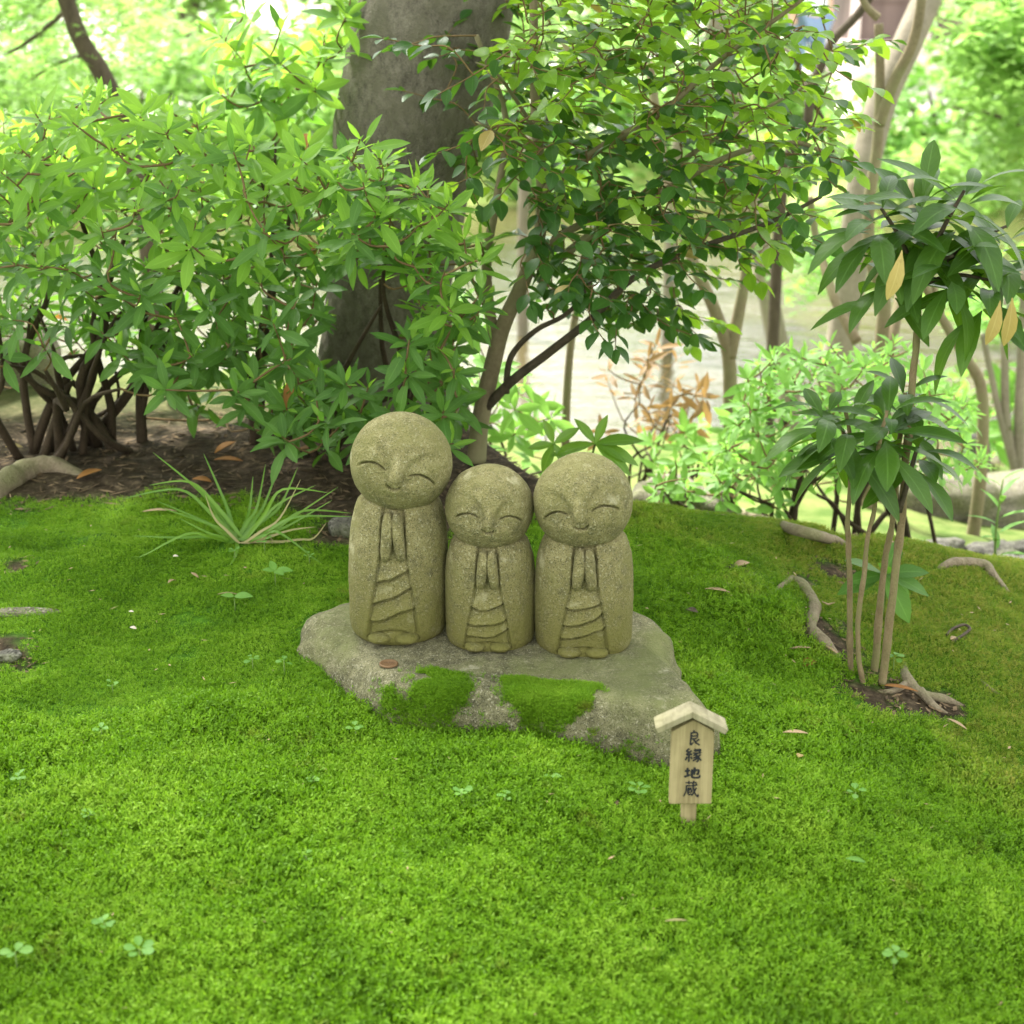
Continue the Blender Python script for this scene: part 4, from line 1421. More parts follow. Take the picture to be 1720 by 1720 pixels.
low_leafy('young_shrub', 'bright green young shrub by the water, behind the slender branching tree', 'shrub',
          [(760, 480), (800, 560), (860, 640), (900, 660), (960, 640), (940, 760), (840, 770), (760, 700), (740, 600)], 26, (2.9, 3.3), .06, .022, 'lime', [P(850, 830, 3.1)])
low_leafy('russet_shrub', 'thin shrub of orange-brown leaves in front of the pond', 'shrub',
          [(1000, 590), (1090, 570), (1190, 600), (1210, 640), (1170, 700), (1180, 730), (1090, 740), (1000, 740), (1010, 680)], 24, (3.3, 3.8), .055, .014, 'russet', [P(1060, 820, 3.5), P(1090, 820, 3.5)])
low_leafy('young_shrub', 'bright green low shrub left of the forked thin tree, above the pale boulder', 'shrub',
          [(1080, 740), (1150, 700), (1240, 690), (1250, 760), (1180, 790), (1090, 790)], 16, (3.2, 3.6), .055, .02, 'lime', [P(1160, 840, 3.4)])
low_leafy('young_shrub', 'low leafy shoots between the right-hand stone head and the forked thin tree', 'shrub',
          [(1070, 800), (1110, 770), (1230, 770), (1330, 800), (1320, 850), (1200, 840), (1090, 835)], 26, (2.8, 3.05), .045, .017, 'lime', [P(1180, 880, 2.95), P(1270, 880, 2.95)])
low_leafy('young_shrub', 'patch of light green leaves at the water, right of the three-stemmed tree', 'shrub',
          [(1560, 640), (1640, 610), (1740, 600), (1760, 760), (1680, 760), (1600, 740)], 40, (4.4, 5.2), .08, .03, 'lime', [P(1660, 800, 4.8)])

# ------------------------------------------------------------------ other trees
def tree_thing(name, label, trunk_path, r0, r1, mat, branches=(), crown_=None, cat='tree', group=None):
    pp = np.array([P(x, y, d) for x, y, d in trunk_path])
    z0 = float(H(pp[0][0], pp[0][1]))
    if pp[0][2] > z0:
        pp = np.vstack([[pp[0][0], pp[0][1], z0 - .03], pp])
    base = pp[0].copy()
    root = empty(name, base, label, cat, group)
    MB().tube(pp, np.linspace(r0, r1, len(pp)), 14, 6).build('trunk', MAT[mat], root, base)
    for path, a0, a1 in branches:
        q = np.array([P(x, y, d) for x, y, d in path])
        MB().tube(q, np.linspace(a0, a1, len(q)), 10, 6).build('branch', MAT[mat], root, base)
    if crown_:
        cs, rs, n, L, W, cm, star = crown_
        mb = MB()
        cloud_leaves(mb, cs, rs, n, L, W, .55, .5, star)
        mb.build('crown', MAT[cm], root, base, False)
    return root

def clump_px(poly, n, yd, r):
    q = rand_in_poly(poly, n)
    return [P(x, y, rng.uniform(*yd)) for x, y in q], list(rng.uniform(r[0], r[1], n))

tree_thing('forked_tree', 'thin brown tree forking low into two bare limbs, behind the mound', [(1226, 850, 3.5), (1226, 720, 3.5), (1224, 600, 3.5), (1200, 520, 3.5), (1165, 440, 3.5), (1120, 300, 3.6), (1090, 100, 3.7)], .020, .010, 'smooth_bark',
           [([(1225, 600, 3.5), (1240, 530, 3.5), (1256, 430, 3.5), (1270, 250, 3.5)], .016, .009)])
tree_thing('pale_tree', 'pale leaning trunk standing in front of the brown pond water', [(1325, 640, 5.2), (1305, 570, 5.2), (1288, 480, 5.2), (1272, 380, 5.2), (1240, 200, 5.3), (1190, -50, 5.4)], .042, .026, 'pale_bark')
c1 = clump_px([(1330, 390), (1420, 380), (1420, 470), (1340, 500)], 10, (4.8, 5.4), (.12, .2))
tree_thing('large_pale_tree', 'big pale trunk leaning to the upper right in front of the wooden house', [(1395, 640, 4.6), (1415, 560, 4.6), (1432, 450, 4.6), (1446, 320, 4.6), (1478, 180, 4.65), (1530, 60, 4.7), (1580, -60, 4.8), (1680, -350, 5)], .046, .042, 'pale_bark',
           (), (c1[0], c1[1], 600, .06, .035, 'lime', True))
tree_thing('grey_tree', 'slim grey tree with a twisted stem and cut branch stubs, beside the big pale trunk', [(1470, 690, 3.7), (1482, 560, 3.7), (1484, 500, 3.7), (1462, 430, 3.7), (1460, 340, 3.7), (1474, 240, 3.7), (1478, 130, 3.7), (1476, 40, 3.7)], .019, .010, 'smooth_bark',
           [([(1476, 210, 3.7), (1500, 140, 3.68), (1530, 80, 3.66), (1545, 20, 3.65), (1552, -60, 3.65)], .014, .010),
            ([(1475, 30, 3.7), (1455, 10, 3.7), (1435, -30, 3.7)], .010, .006),
            ([(1440, 575, 3.75), (1405, 510, 3.8), (1385, 450, 3.85), (1370, 395, 3.9), (1360, 330, 3.9)], .013, .009),
            ([(1478, 640, 3.72), (1500, 560, 3.75), (1512, 490, 3.8)], .018, .010)])
tree_thing('dark_tree', 'thin dark curving tree leaning across the bright path behind the round-leaved tree', [(1310, 360, 4.2), (1325, 260, 4.2), (1355, 215, 4.2), (1362, 160, 4.2), (1395, 75, 4.2), (1440, 25, 4.2), (1500, -60, 4.2)], .017, .010, 'dark_bark',
           [([(1362, 170, 4.2), (1340, 110, 4.3), (1330, 90, 4.3), (1290, 70, 4.4)], .008, .004), ([(1365, 170, 4.2), (1395, 230, 4.25), (1402, 300, 4.3)], .007, .006)])
cR = clump_px([(1540, 470), (1620, 560), (1700, 640), (1740, 560), (1740, 480), (1600, 440)], 9, (4.2, 4.8), (.10, .2))
tree_thing('maple_tree', 'small maple with straight trunk and two crossing limbs, at the right edge by the water', [(1625, 950, 3.6), (1640, 860, 3.6), (1650, 760, 3.6), (1648, 650, 3.6), (1615, 590, 3.6), (1575, 520, 3.6), (1540, 440, 3.6), (1530, 300, 3.7)], .017, .008, 'smooth_bark',
           [([(1648, 650, 3.6), (1625, 610, 3.65), (1585, 540, 3.6), (1560, 440, 3.6)], .009, .006)], (cR[0], cR[1], 600, .055, .04, 'lime', True))
tree_thing('multi_stem_tree', 'clump of three thin straight stems at the right edge, beyond the small maple', [(1712, 800, 4.4), (1712, 700, 4.4), (1716, 600, 4.4), (1722, 450, 4.4)], .018, .012, 'pale_bark',
           [([(1705, 790, 4.4), (1690, 700, 4.4), (1688, 600, 4.4), (1690, 500, 4.4)], .014, .010), ([(1705, 790, 4.4), (1680, 700, 4.4), (1665, 630, 4.4), (1650, 560, 4.4)], .012, .008)])
tree_thing('sapling', 'straight thin pole-like sapling rising behind the right-hand stone head', [(950, 740, 3.3), (953, 650, 3.3), (960, 570, 3.3), (975, 480, 3.3), (985, 380, 3.3)], .010, .007, 'smooth_bark')
cL = clump_px([(-150, -120), (300, -120), (260, 40), (200, 160), (60, 190), (-150, 200)], 30, (4.6, 6.2), (.14, .32))
tree_thing('maple_tree', 'leaning dark maple limb with small starry lime leaves, at the top left corner', [(250, 420, 4.6), (210, 220, 4.6), (172, 125, 4.6), (140, 75, 4.6), (118, 20, 4.6), (95, -60, 4.6), (60, -250, 4.7)], .030, .022, 'dark_bark',
           [([(120, 10, 4.6), (60, 60, 4.7), (10, 90, 4.8), (-60, 100, 4.9)], .008, .003), ([(150, 90, 4.6), (90, 110, 4.8), (30, 150, 5)], .006, .003), ([(118, 0, 4.6), (200, -40, 4.8), (300, -60, 5)], .009, .004)],
           (cL[0], cL[1], 5200, .058, .04, 'far_green', True))
cT = clump_px([(1540, -100), (1760, -100), (1760, 300), (1640, 330), (1530, 300), (1600, 150)], 26, (6.0, 7.6), (.15, .3))
tree_thing('weeping_tree', 'loose tree of hanging light green sprays at the top right corner', [(1790, 420, 7), (1780, 250, 7), (1760, 50, 7), (1700, -120, 7)], .06, .04, 'dark_bark',
           [([(1770, 100, 7), (1690, 60, 6.8), (1620, 40, 6.7)], .02, .006), ([(1775, 250, 7), (1690, 200, 6.9), (1600, 180, 6.8)], .015, .005)],
           (cT[0], cT[1], 4200, .075, .04, 'far_green', False))
cM = clump_px([(1080, -60), (1290, -60), (1300, 170), (1440, 240), (1430, 340), (1300, 330), (1200, 250), (1080, 120)], 14, (6.5, 8.2), (.15, .3))
tree_thing('maple_tree', 'hazy lime maple over the water, seen through the round-leaved tree', [(1130, 330, 7.2), (1150, 200, 7.2), (1190, 60, 7.2), (1230, -100, 7.2)], .03, .02, 'pale_bark', (), (cM[0], cM[1], 2400, .075, .045, 'lime', True))
cN = clump_px([(840, -60), (1080, -60), (1080, 140), (860, 140)], 10, (6.5, 8.2), (.2, .35))
tree_thing('maple_tree', 'pale lime maple foliage behind the thick trunk, at the top of the view', [(880, 330, 7.6), (900, 200, 7.6), (930, 0, 7.6), (950, -150, 7.6)], .03, .02, 'pale_bark', (), (cN[0], cN[1], 2000, .075, .045, 'far_green', True))

# ------------------------------------------------------------------ far bank
def far_shrub(px, py, yd, r, cm, label, group, n=2600):
    c = P(px, py, yd)
    z0 = float(H(c[0], c[1]))
    root = empty('clipped_shrub', (c[0], c[1], z0), label, 'shrub', group)
    mb = MB()
    cs, rs = [], []
    for k in range(12):
        d = rng.normal(0, 1, 3)
        d /= np.linalg.norm(d)
        cs.append(np.array([c[0], c[1], z0 + r * .35]) + d * r * [.75, .6, .35])
        rs.append(r * rng.uniform(.35, .55))
    cloud_leaves(mb, cs, rs, n, .11, .06, .75, .6)
    mb.build('foliage', MAT[cm], root, (c[0], c[1], z0), False)
    mb = MB()
    for k in range(5):
        a_ = rng.random() * 6.28
        mb.tube([(c[0] + .1 * math.cos(a_), c[1] + .1 * math.sin(a_), z0 - .05), (c[0] + .4 * r * math.cos(a_), c[1] + .4 * r * math.sin(a_), z0 + r * .5)], [.03, .015], 6, 1)
    mb.build('stems', MAT['stem'], root, (c[0], c[1], z0))
    return root

fs = [(-60, 200, 13.2, 1.0), (90, 190, 12.6, .9), (230, 150, 13.5, 1.1), (330, 170, 12.4, .75), (420, 120, 14.5, 1.1), (540, 140, 13.0, .95), (640, 130, 14, 1.0), (880, 180, 13.2, .9),
      (990, 170, 12.7, .85), (1090, 160, 13.4, .95), (1190, 170, 12.8, .8), (1260, 150, 15.5, .8), (1390, 280, 11.9, .45), (1600, 200, 13.0, 1.0), (1700, 180, 12.6, 1.1), (1830, 190, 13.0, 1.0)]
FSL = ['blurred round shrub on the far bank, beyond the left edge of the view', 'blurred round shrub on the far bank, behind the leaning maple limb at the left', 'largest blurred shrub on the far bank between the maple limb and the tall azalea shoots',
       'small blurred shrub on the far bank, left of the tall azalea shoots', 'blurred shrub on the far bank right behind the tall azalea shoots', 'blurred shrub on the far bank at the left side of the thick trunk',
       'blurred shrub on the far bank hidden behind the thick trunk', 'blurred shrub on the far bank just right of the thick trunk', 'blurred shrub on the far bank, second to the right of the thick trunk',
       'blurred shrub on the far bank behind the middle of the round-leaved tree', 'blurred shrub on the far bank behind the right half of the round-leaved tree', 'farthest small shrub left of the person on the far path',
       'lowest small shrub at the far waterline below the person', 'blurred shrub on the far bank just right of the wooden house', 'large blurred shrub on the far bank behind the hanging green sprays', 'blurred shrub on the far bank, beyond the right edge of the view']
for k, (a_, b_, c_, d_) in enumerate(fs):
    far_shrub(a_, b_, c_, d_, ['far_green', 'lime', 'far_green'][k % 3], FSL[k], 'rounded shrubs along the far bank')

def far_tree(x, y, h, r, cm, label, n=2600):
    z0 = float(H(x, y))
    root = empty('far_tree', (x, y, z0), label, 'tree', 'trees beyond the far bank')
    MB().tube([(x, y, z0 - .1), (x + rng.normal(0, .15), y, z0 + h * .5), (x + rng.normal(0, .3), y, z0 + h * .85)], [.16, .11, .05], 9, 4).build('trunk', MAT['dark_bark'], root, (x, y, z0))
    cs, rs = [], []
    for k in range(18):
        f = rng.random()
        a_ = rng.random() * 6.28
        cs.append((x + r * .7 * math.cos(a_) * rng.random() ** .5, y + r * .7 * math.sin(a_) * rng.random() ** .5, z0 + h * (.12 + .8 * f)))
        rs.append(r * rng.uniform(.3, .5))
    mb = MB()
    cloud_leaves(mb, cs, rs, n, .2, .11, .7, .6)
    mb.build('crown', MAT[cm], root, (x, y, z0), False)

FTL = ['far tree beyond the pond, second in from the left end', 'darker far tree in the left part of the far row', 'low far tree behind the tall azalea shoots', 'low far tree just left of the thick trunk', 'lowest far tree, behind the thick trunk', 'dark low far tree behind the round-leaved tree',
       'low far tree left of the wooden house', 'dark far tree just right of the wooden house', 'pale far tree behind the hanging sprays at the right', 'dark far tree at the right end of the far row', 'pale far tree at the left end of the far row']
for k, (x, y, h, r, cm) in enumerate([(-9, 19, 4.5, 1.9, 'far_green'), (-6.5, 21, 4, 1.8, 'far_dark'), (-4.2, 19, 2.3, 1.5, 'far_green'), (-2.2, 20.5, 2.0, 1.4, 'far_green'), (-.3, 19.5, 1.9, 1.2, 'far_green'), (1.4, 20.5, 2.2, 1.4, 'far_dark'),
                         (2.7, 19, 2.2, 1.1, 'far_green'), (7.2, 19, 4.4, 1.6, 'far_dark'), (9.5, 20.5, 5, 2.0, 'far_green'), (12, 22, 5, 2.2, 'far_dark'), (-12, 22, 5, 2.2, 'far_green')]):
    far_tree(x, y, h, r, cm, FTL[k])

# wooden house beyond the pond
hx, hy = 5.75, 17.6
hz = float(H(hx, hy))
house = empty('wooden_house', (hx, hy, hz), 'dark wooden building with pale lower wall beyond the pond', 'building')
hb = (hx, hy, hz)
mb = MB().box((hx, hy + 1.6, hz + .25), (3.6, 3.2, .5)).build('plinth', MAT['house_plaster'], house, hb, False)
MB().box((hx, hy + 1.6, hz + 1.75), (3.4, 3.0, 2.5)).build('wall', MAT['house_wood'], house, hb, False)
for k in range(5):
    MB().box((hx - 1.68 + .84 * k, hy + .06, hz + 1.75), (.1, .1, 2.5)).build('post', MAT['house_plaster'], house, hb, False)
for k in range(4):
    MB().box((hx - 1.26 + .84 * k, hy + .075, hz + 1.55), (.62, .04, 1.2)).build('lattice_panel', MAT['house_wood'], house, hb, False)
MB().box((hx, hy + .05, hz + 2.3), (3.4, .08, .08)).build('rail', MAT['house_plaster'], house, hb, False)
mb = MB()
yA, yB, zA, zB = hy - .8, hy + 4.0, hz + 3.0, hz + 4.2
mb.add([(hx - 2.4, yA, zA), (hx + 2.4, yA, zA), (hx + 2.4, hy + 1.6, zB), (hx - 2.4, hy + 1.6, zB), (hx - 2.4, yB, zA), (hx + 2.4, yB, zA),
        (hx - 2.4, yA, zA - .12), (hx + 2.4, yA, zA - .12), (hx + 2.4, yB, zA - .12), (hx - 2.4, yB, zA - .12)],
       [(0, 1, 2, 3), (3, 2, 5, 4), (0, 6, 7, 1), (4, 5, 8, 9), (6, 9, 8, 7)], [(0, 3, 4), (1, 5, 2)])
mb.build('roof', MAT['dark_stone'], house, hb, False)

# visitor on the far path
def person(px, py_feet, yd, label):
    c = P(px, py_feet, yd)
    z0 = float(H(c[0], c[1]))
    b = np.array([c[0], c[1], z0])
    root = empty('person', b, label, 'person')
    J = {'pel': (0, 0, .90), 'chest': (0, .01, 1.22), 'neck': (0, .0, 1.42), 'head': (0, -.02, 1.55), 'top': (0, -.01, 1.66),
         'shl': (.17, 0, 1.36), 'ell': (.22, .02, 1.10), 'hal': (.20, -.06, .86), 'shr': (-.17, 0, 1.36), 'elr': (-.23, .02, 1.10), 'har': (-.21, -.05, .86),
         'hil': (.09, 0, .86), 'knl': (.10, -.04, .47), 'anl': (.10, .02, .08), 'tol': (.11, -.14, .03), 'hir': (-.09, 0, .86), 'knr': (-.10, .03, .47), 'anr': (-.10, .10, .08), 'tor': (-.11, -.06, .03)}
    E = [('pel', 'chest'), ('chest', 'neck'), ('neck', 'head'), ('head', 'top'), ('chest', 'shl'), ('shl', 'ell'), ('ell', 'hal'), ('chest', 'shr'), ('shr', 'elr'), ('elr', 'har'),
         ('pel', 'hil'), ('hil', 'knl'), ('knl', 'anl'), ('anl', 'tol'), ('pel', 'hir'), ('hir', 'knr'), ('knr', 'anr'), ('anr', 'tor')]
    Rd = {'pel': .13, 'chest': .14, 'neck': .055, 'head': .095, 'top': .07, 'shl': .06, 'ell': .042, 'hal': .035, 'shr': .06, 'elr': .042, 'har': .035, 'hil': .085, 'knl': .058, 'anl': .04, 'tol': .035, 'hir': .085, 'knr': .058, 'anr': .04, 'tor': .035}
    def skin(name, keys, mat, grow):
        ks = [k for k in J if k in keys]
        me = bpy.data.meshes.new(name)
        me.from_pydata([J[k] for k in ks], [(ks.index(a_), ks.index(b_)) for a_, b_ in E if a_ in ks and b_ in ks], [])
        me.materials.append(MAT[mat])
        o = link(name, me, root)
        md = o.modifiers.new('skin', 'SKIN')
        for i, k in enumerate(ks):
            me.skin_vertices[0].data[i].radius = (Rd[k] * grow, Rd[k] * grow)
        me.skin_vertices[0].data[0].use_root = True
        o.modifiers.new('sub', 'SUBSURF').levels = 1
        return o
    skin('body', set(J), 'skin', 1.0)
    skin('shirt', {'pel', 'chest', 'shl', 'ell', 'shr', 'elr'}, 'shirt', 1.16)
    skin('trousers', {'pel', 'hil', 'knl', 'anl', 'hir', 'knr', 'anr'}, 'trousers', 1.14)
    V, Q = lump((0, .025, 1.63), (.095, .105, .085), 3.0, 14, .06)
    MB().add(V, Q).build('hair', MAT['hair'], root, (0, 0, 0))
    root.rotation_euler = (0, 0, .5)
    return root
person(1352, 170, 15.5, 'blurred person in pale blue shirt standing on the far path left of the house')

# ------------------------------------------------------------------ stones
def stone(name, label, px, py, yd, size, seed, mat='boulder', group=None, amp=.16, cat='stone', sink=.3):
    c = P(px, py, yd) if yd else G(px, py)
    z0 = float(H(c[0], c[1]))
    z = max(z0, WZ - .1)
    V, Q = lump((0, 0, size[2] * (1 - 2 * sink)), size, seed, 24, amp, .8)
    o = MB().add(V, Q).build(name, MAT[mat], None, np.zeros(3), label=label, cat=cat, group=group)
    o.location = (c[0], c[1], z)
    return o
stone('boulder', 'low pale brown boulder beside the pond, right of the right-hand stone head', 1135, 820, 3.1, (.13, .09, .155), 2.2)
stone('boulder', 'pale boulder under the bush stems at the left edge', 5, 745, 3.15, (.12, .14, .10), 5.1)
stone('boulder', 'grey boulder half hidden behind the lime-green bush', 1560, 850, 3.9, (.20, .12, .07), 6.4)
stone('boulder', 'broad grey boulder at the right edge behind the small maple', 1690, 850, 3.9, (.16, .12, .09), 9.4)
stone('standing_stone', 'small dark upright stone beside the small maple trunk', 1635, 770, 4.3, (.045, .04, .10), 1.4, 'dark_stone', sink=.15)
stone('flat_stone', 'flat grey stone sliver showing in the moss at the left edge', 45, 1032, None, (.05, .011, .006), 3.3, 'boulder', sink=.48)
stone('buried_stone', 'pinkish brown stone almost buried in moss at the left edge', 15, 1105, None, (.016, .016, .006), 4.3, 'dark_stone', sink=.48)
stone('small_stone', 'small stone touching the left statue behind the rock edge', 575, 895, None, (.020, .02, .018), 7.7, 'dark_stone', sink=.3)
stone('pebble', 'single grey pebble on the moss left of the rock front', 515, 1213, None, (.0065, .0055, .004), 2.9, 'pebble', cat='pebble', sink=.2)
for k, (px, py, yd, sx) in enumerate([(1585, 895, 3.3, .05), (1555, 915, 3.2, .035), (1615, 925, 3.15, .035), (1665, 905, 3.3, .06), (1700, 930, 3.2, .05), (1720, 895, 3.4, .05)]):
    stone('dark_stone', ['dark rough stone right of the lime bush base', 'small dark stone at the foot of the lime bush', 'dark stone at the left foot of the maple trunk', 'largest dark stone right of the maple trunk',
                         'low dark stone at the right edge behind the mound', 'rearmost dark stone at the right edge'][k], px, py, yd, (sx, sx * .7, sx * .5), 10 + k * 1.7, 'dark_stone', 'dark stones behind the mound', .3)

# ------------------------------------------------------------------ roots
def root_thing(label, path, r, lift=.0, mat='root', name='tree_root', branches=()):
    q = [G(x, y) for x, y in path]
    base = q[0].copy()
    n = len(q)
    r = np.asarray(r if hasattr(r, '__len__') else np.linspace(r, r * .6, n), float)
    pp = np.array([p + [0, 0, lift + rr_ * .25] for p, rr_ in zip(q, r)])
    mb = MB()
    pp[0, 2] -= r[0] * 1.3
    pp[-1, 2] -= r[-1] * 1.5
    cpts, cr = catmull(pp, r, 8)
    cr = cr * (1 + .16 * fbm(cpts[:, 0] * 60, cpts[:, 1] * 60, 3, 2))
    mb.tube(cpts, cr, 12, 1)
    for bpth, b0 in branches:
        qq = np.array([G(x, y, b0 * .3) for x, y in bpth])
        qq[-1, 2] -= b0 * .9
        mb.tube(qq, np.linspace(b0, b0 * .4, len(qq)), 9, 5)
    return mb.build(name, MAT[mat], None, base, label=label, cat='root')
root_thing('thick brown root curving out from under the bush at the left edge', [(-60, 850), (0, 825), (45, 798), (95, 788), (150, 800)], [.026, .023, .019, .016, .012])
root_thing('pale S-shaped root lying in bare soil left of the thin shrub stems', [(1322, 968), (1345, 985), (1368, 1020), (1362, 1055), (1385, 1085), (1410, 1105)], [.007, .009, .0095, .008, .0095, .006], 0, 'root', 'tree_root', [([(1330, 975), (1310, 990), (1295, 1002)], .006)])
root_thing('forked grey root at the right foot of the thin shrub stems', [(1518, 1110), (1522, 1145), (1550, 1170), (1590, 1178), (1620, 1185)], [.005, .008, .007, .006, .003], 0, 'root', 'tree_root', [([(1545, 1165), (1570, 1190), (1595, 1200)], .007), ([(1525, 1150), (1500, 1165), (1470, 1160)], .006)])
root_thing('arched grey root breaking the moss near the right edge', [(1575, 958), (1605, 952), (1650, 955), (1668, 972), (1695, 998)], [.004, .009, .009, .006, .003], .004)
root_thing('long weathered root edging the top of the moss mound', [(1085, 848), (1140, 846), (1200, 853), (1250, 866), (1320, 890), (1400, 912), (1440, 925)], [.006, .009, .010, .011, .009, .009, .005], .001)
root_thing('faint grey root half sunk in the moss near the right edge', [(1640, 1135), (1665, 1160), (1690, 1175)], [.002, .004, .002], -.001)

# ------------------------------------------------------------------ grass clump
gb = G(405, 915)
gr = Plant('grass_clump', gb, 'loose clump of long arching grass blades in front of the bush', 'grass')
def blade(path, wd, mat):
    pp = np.array([P(x, y, d) for x, y, d in path])
    pp, _ = catmull(pp, np.ones(len(pp)), 5)
    n = len(pp)
    t = np.linspace(0, 1, n)
    wv = wd * np.clip(np.minimum(.5 + 2 * t, 1.15 * (1 - t) ** .6), .06, 1) / 2
    tg_ = np.gradient(pp, axis=0)
    vw = pp - CAM
    pp[:, 2] = np.maximum(pp[:, 2], H(pp[:, 0], pp[:, 1]) + .006)
    sd = np.cross(tg_, -nrm(vw.mean(0)) + np.array([0, 0, .7]))
    sd /= np.linalg.norm(sd, axis=1, keepdims=True)
    nn = np.cross(sd, tg_)
    nn /= np.linalg.norm(nn, axis=1, keepdims=True)
    V = np.stack([pp - sd * wv[:, None], pp - nn * wv[:, None] * .25, pp + sd * wv[:, None]], 1).reshape(-1, 3)
    U = np.stack([np.stack([np.full(n, u), t], -1) for u in (0, .5, 1)], 1).reshape(-1, 2)
    MB().add(V, grid_quads(n, 3), None, U).build('blade', MAT[mat], gr.root, gr.base)
D0 = gb[1] - CAM[1]
for tip, mid, dd in [((257, 760), (330, 820), .05), ((205, 838), (300, 822), .0), ((250, 815), (320, 810), .04), ((222, 945), (310, 898), -.06), ((222, 900), (300, 903), -.03), ((260, 840), (330, 870), .0), ((268, 852), (350, 880), -.02),
                     ((342, 762), (370, 825), .06), ((446, 780), (432, 850), .05), ((475, 765), (445, 845), .06), ((500, 785), (470, 850), .05), ((553, 828), (475, 822), -.02), ((568, 818), (490, 870), .03), ((558, 840), (480, 885), .0),
                     ((592, 868), (500, 868), -.03), ((590, 862), (510, 858), .02), ((540, 948), (470, 895), -.08), ((390, 1008), (394, 965), -.09), ((345, 835), (375, 880), .02), ((365, 845), (385, 880), .02),
                     ((425, 800), (420, 850), .07), ((530, 815), (470, 845), .01), ((300, 870), (350, 895), -.04), ((465, 830), (440, 870), .02)]:
    bx, by = 402 + rng.normal(0, 7), 915 + rng.normal(0, 4)
    blade([(bx, by, D0), ((bx + mid[0]) / 2 + 3, (by + mid[1]) / 2 - 4, D0 + dd * .4), (mid[0], mid[1], D0 + dd * .8), (tip[0], tip[1], D0 + dd)], .0065, 'grass')
for tip, mid, mt in [((530, 885), (490, 890), 'grass_dry'), ((548, 878), (520, 908), 'grass_dry'), ((505, 805), (470, 870), 'grass_dry'), ((470, 870), (445, 900), 'grass_dry'), ((345, 832), (360, 870), 'grass_dry')]:
    blade([(405, 916, D0 - .01), ((405 + mid[0]) / 2, (916 + mid[1]) / 2, D0 - .01), (mid[0], mid[1], D0 - .01), (tip[0], tip[1], D0 - .01)], .005, mt)

# ------------------------------------------------------------------ small sprouts
def sprout(px, py, kind, label, sc=1.0, group=None, mat='sprout'):
    b = G(px, py)
    pl = Plant('sprout', b, label, 'sprout', group)
    up = b + [0, 0, .0205 * sc]
    pl.stem(np.array([b - [0, 0, .004], up]), [.0008, .0007], 'green_stem', sides=5, smooth=1)
    if kind == 'clover':
        s_ = pl.shape(.0105, .0085, fold=.15, curl=.15, seg=4, wide=.6, tip=.25)
        n_ = int(rng.integers(4, 7))
        a0 = rng.random() * 6.28
        for k in range(n_):
            a_ = a0 + k * 6.28 / n_ + rng.normal(0, .2)
            d = np.array([math.cos(a_), math.sin(a_), .18 + rng.normal(0, .15)])
            o_ = up + np.array([math.cos(a_), math.sin(a_), 0]) * .0025 * sc + [0, 0, rng.uniform(-.003, .004)]
            pl.leaf(o_, d, np.array([0, -.15, 1.]) + rng.normal(0, .15, 3), sc * rng.uniform(.75, 1.1), s_, mat)
    else:
        s_ = pl.shape(.026, .015, fold=.2, curl=.25, seg=5, wide=.42)
        for (dx, dy, dz, k) in [(-1, -.1, .25, .75), (1, -.2, .2, 1.1), (-.3, .5, .5, .8), (.5, -.6, .1, .9)][:4 if kind == 'big' else 2]:
            pl.leaf(up + [0, 0, .003], np.array([dx, dy, dz]), np.array([0, -.3, 1.]), sc * k, s_, mat)
    pl.finish()
SPR = [(35, 1330, 'clover', 'pale clover sprout in the moss at the left edge'), (190, 1168, 'clover', 'clover sprout in the moss far left of the rock'), (172, 1250, 'clover', 'clover sprout beside a rusty moss spot, left of the pebble'),
       (178, 1580, 'clover', 'largest clover sprout, blurred in the near left moss'), (528, 1332, 'clover', 'clover sprout in open moss below the pebble'), (598, 1250, 'clover', 'four-leaved clover sprout close to the left front of the rock'),
       (478, 1135, 'clover', 'clover sprout just left of the rock'), (425, 1130, 'clover', 'small clover sprout farther left of the rock than its neighbour'), (848, 1358, 'clover', 'rounded clover sprout below the middle of the rock'),
       (776, 1360, 'clover', 'darker clover sprout next to a rounded one below the rock'), (925, 1322, 'pair', 'single-leaf sprout under the mossy rock edge'), (1072, 1352, 'clover', 'clover sprout left of the sign post'),
       (1435, 1358, 'clover', 'clover sprout in bright moss right of the sign'), (515, 1460, 'clover', 'paired sprout beside the bare crack in the moss'), (150, 1388, 'clover', 'faint clover sprout above the largest near-left one'),
       (30, 1640, 'clover', 'blurred sprout in the bottom left corner'), (237, 1632, 'clover', 'tiny blurred sprout near the bottom left'), (1500, 1640, 'clover', 'blurred sprout near the bottom right'),
       (395, 1028, 'pair', 'two-leaved seedling below the drooping grass blade'), (463, 985, 'big', 'three-leaved seedling between the grass clump and the rock'), (395, 945, 'clover', 'clover sprout under the grass clump'),
       (445, 930, 'clover', 'clover cluster at the right foot of the grass clump'), (520, 950, 'clover', 'clover sprout between the grass clump and the tallest stone figure'), (1500, 1130, 'clover', 'tiny green sprout at the shrub stem base')]
for px, py, kd, lb in SPR:
    z = np.dot(G(px, py) - CAM, FWD)
    sprout(px, py, kd, lb, (1.05 if py > 1500 else .9) * rng.uniform(.75, 1.2) if kd == 'clover' else (.45 if px == 925 else .95), 'small sprouts in the moss')

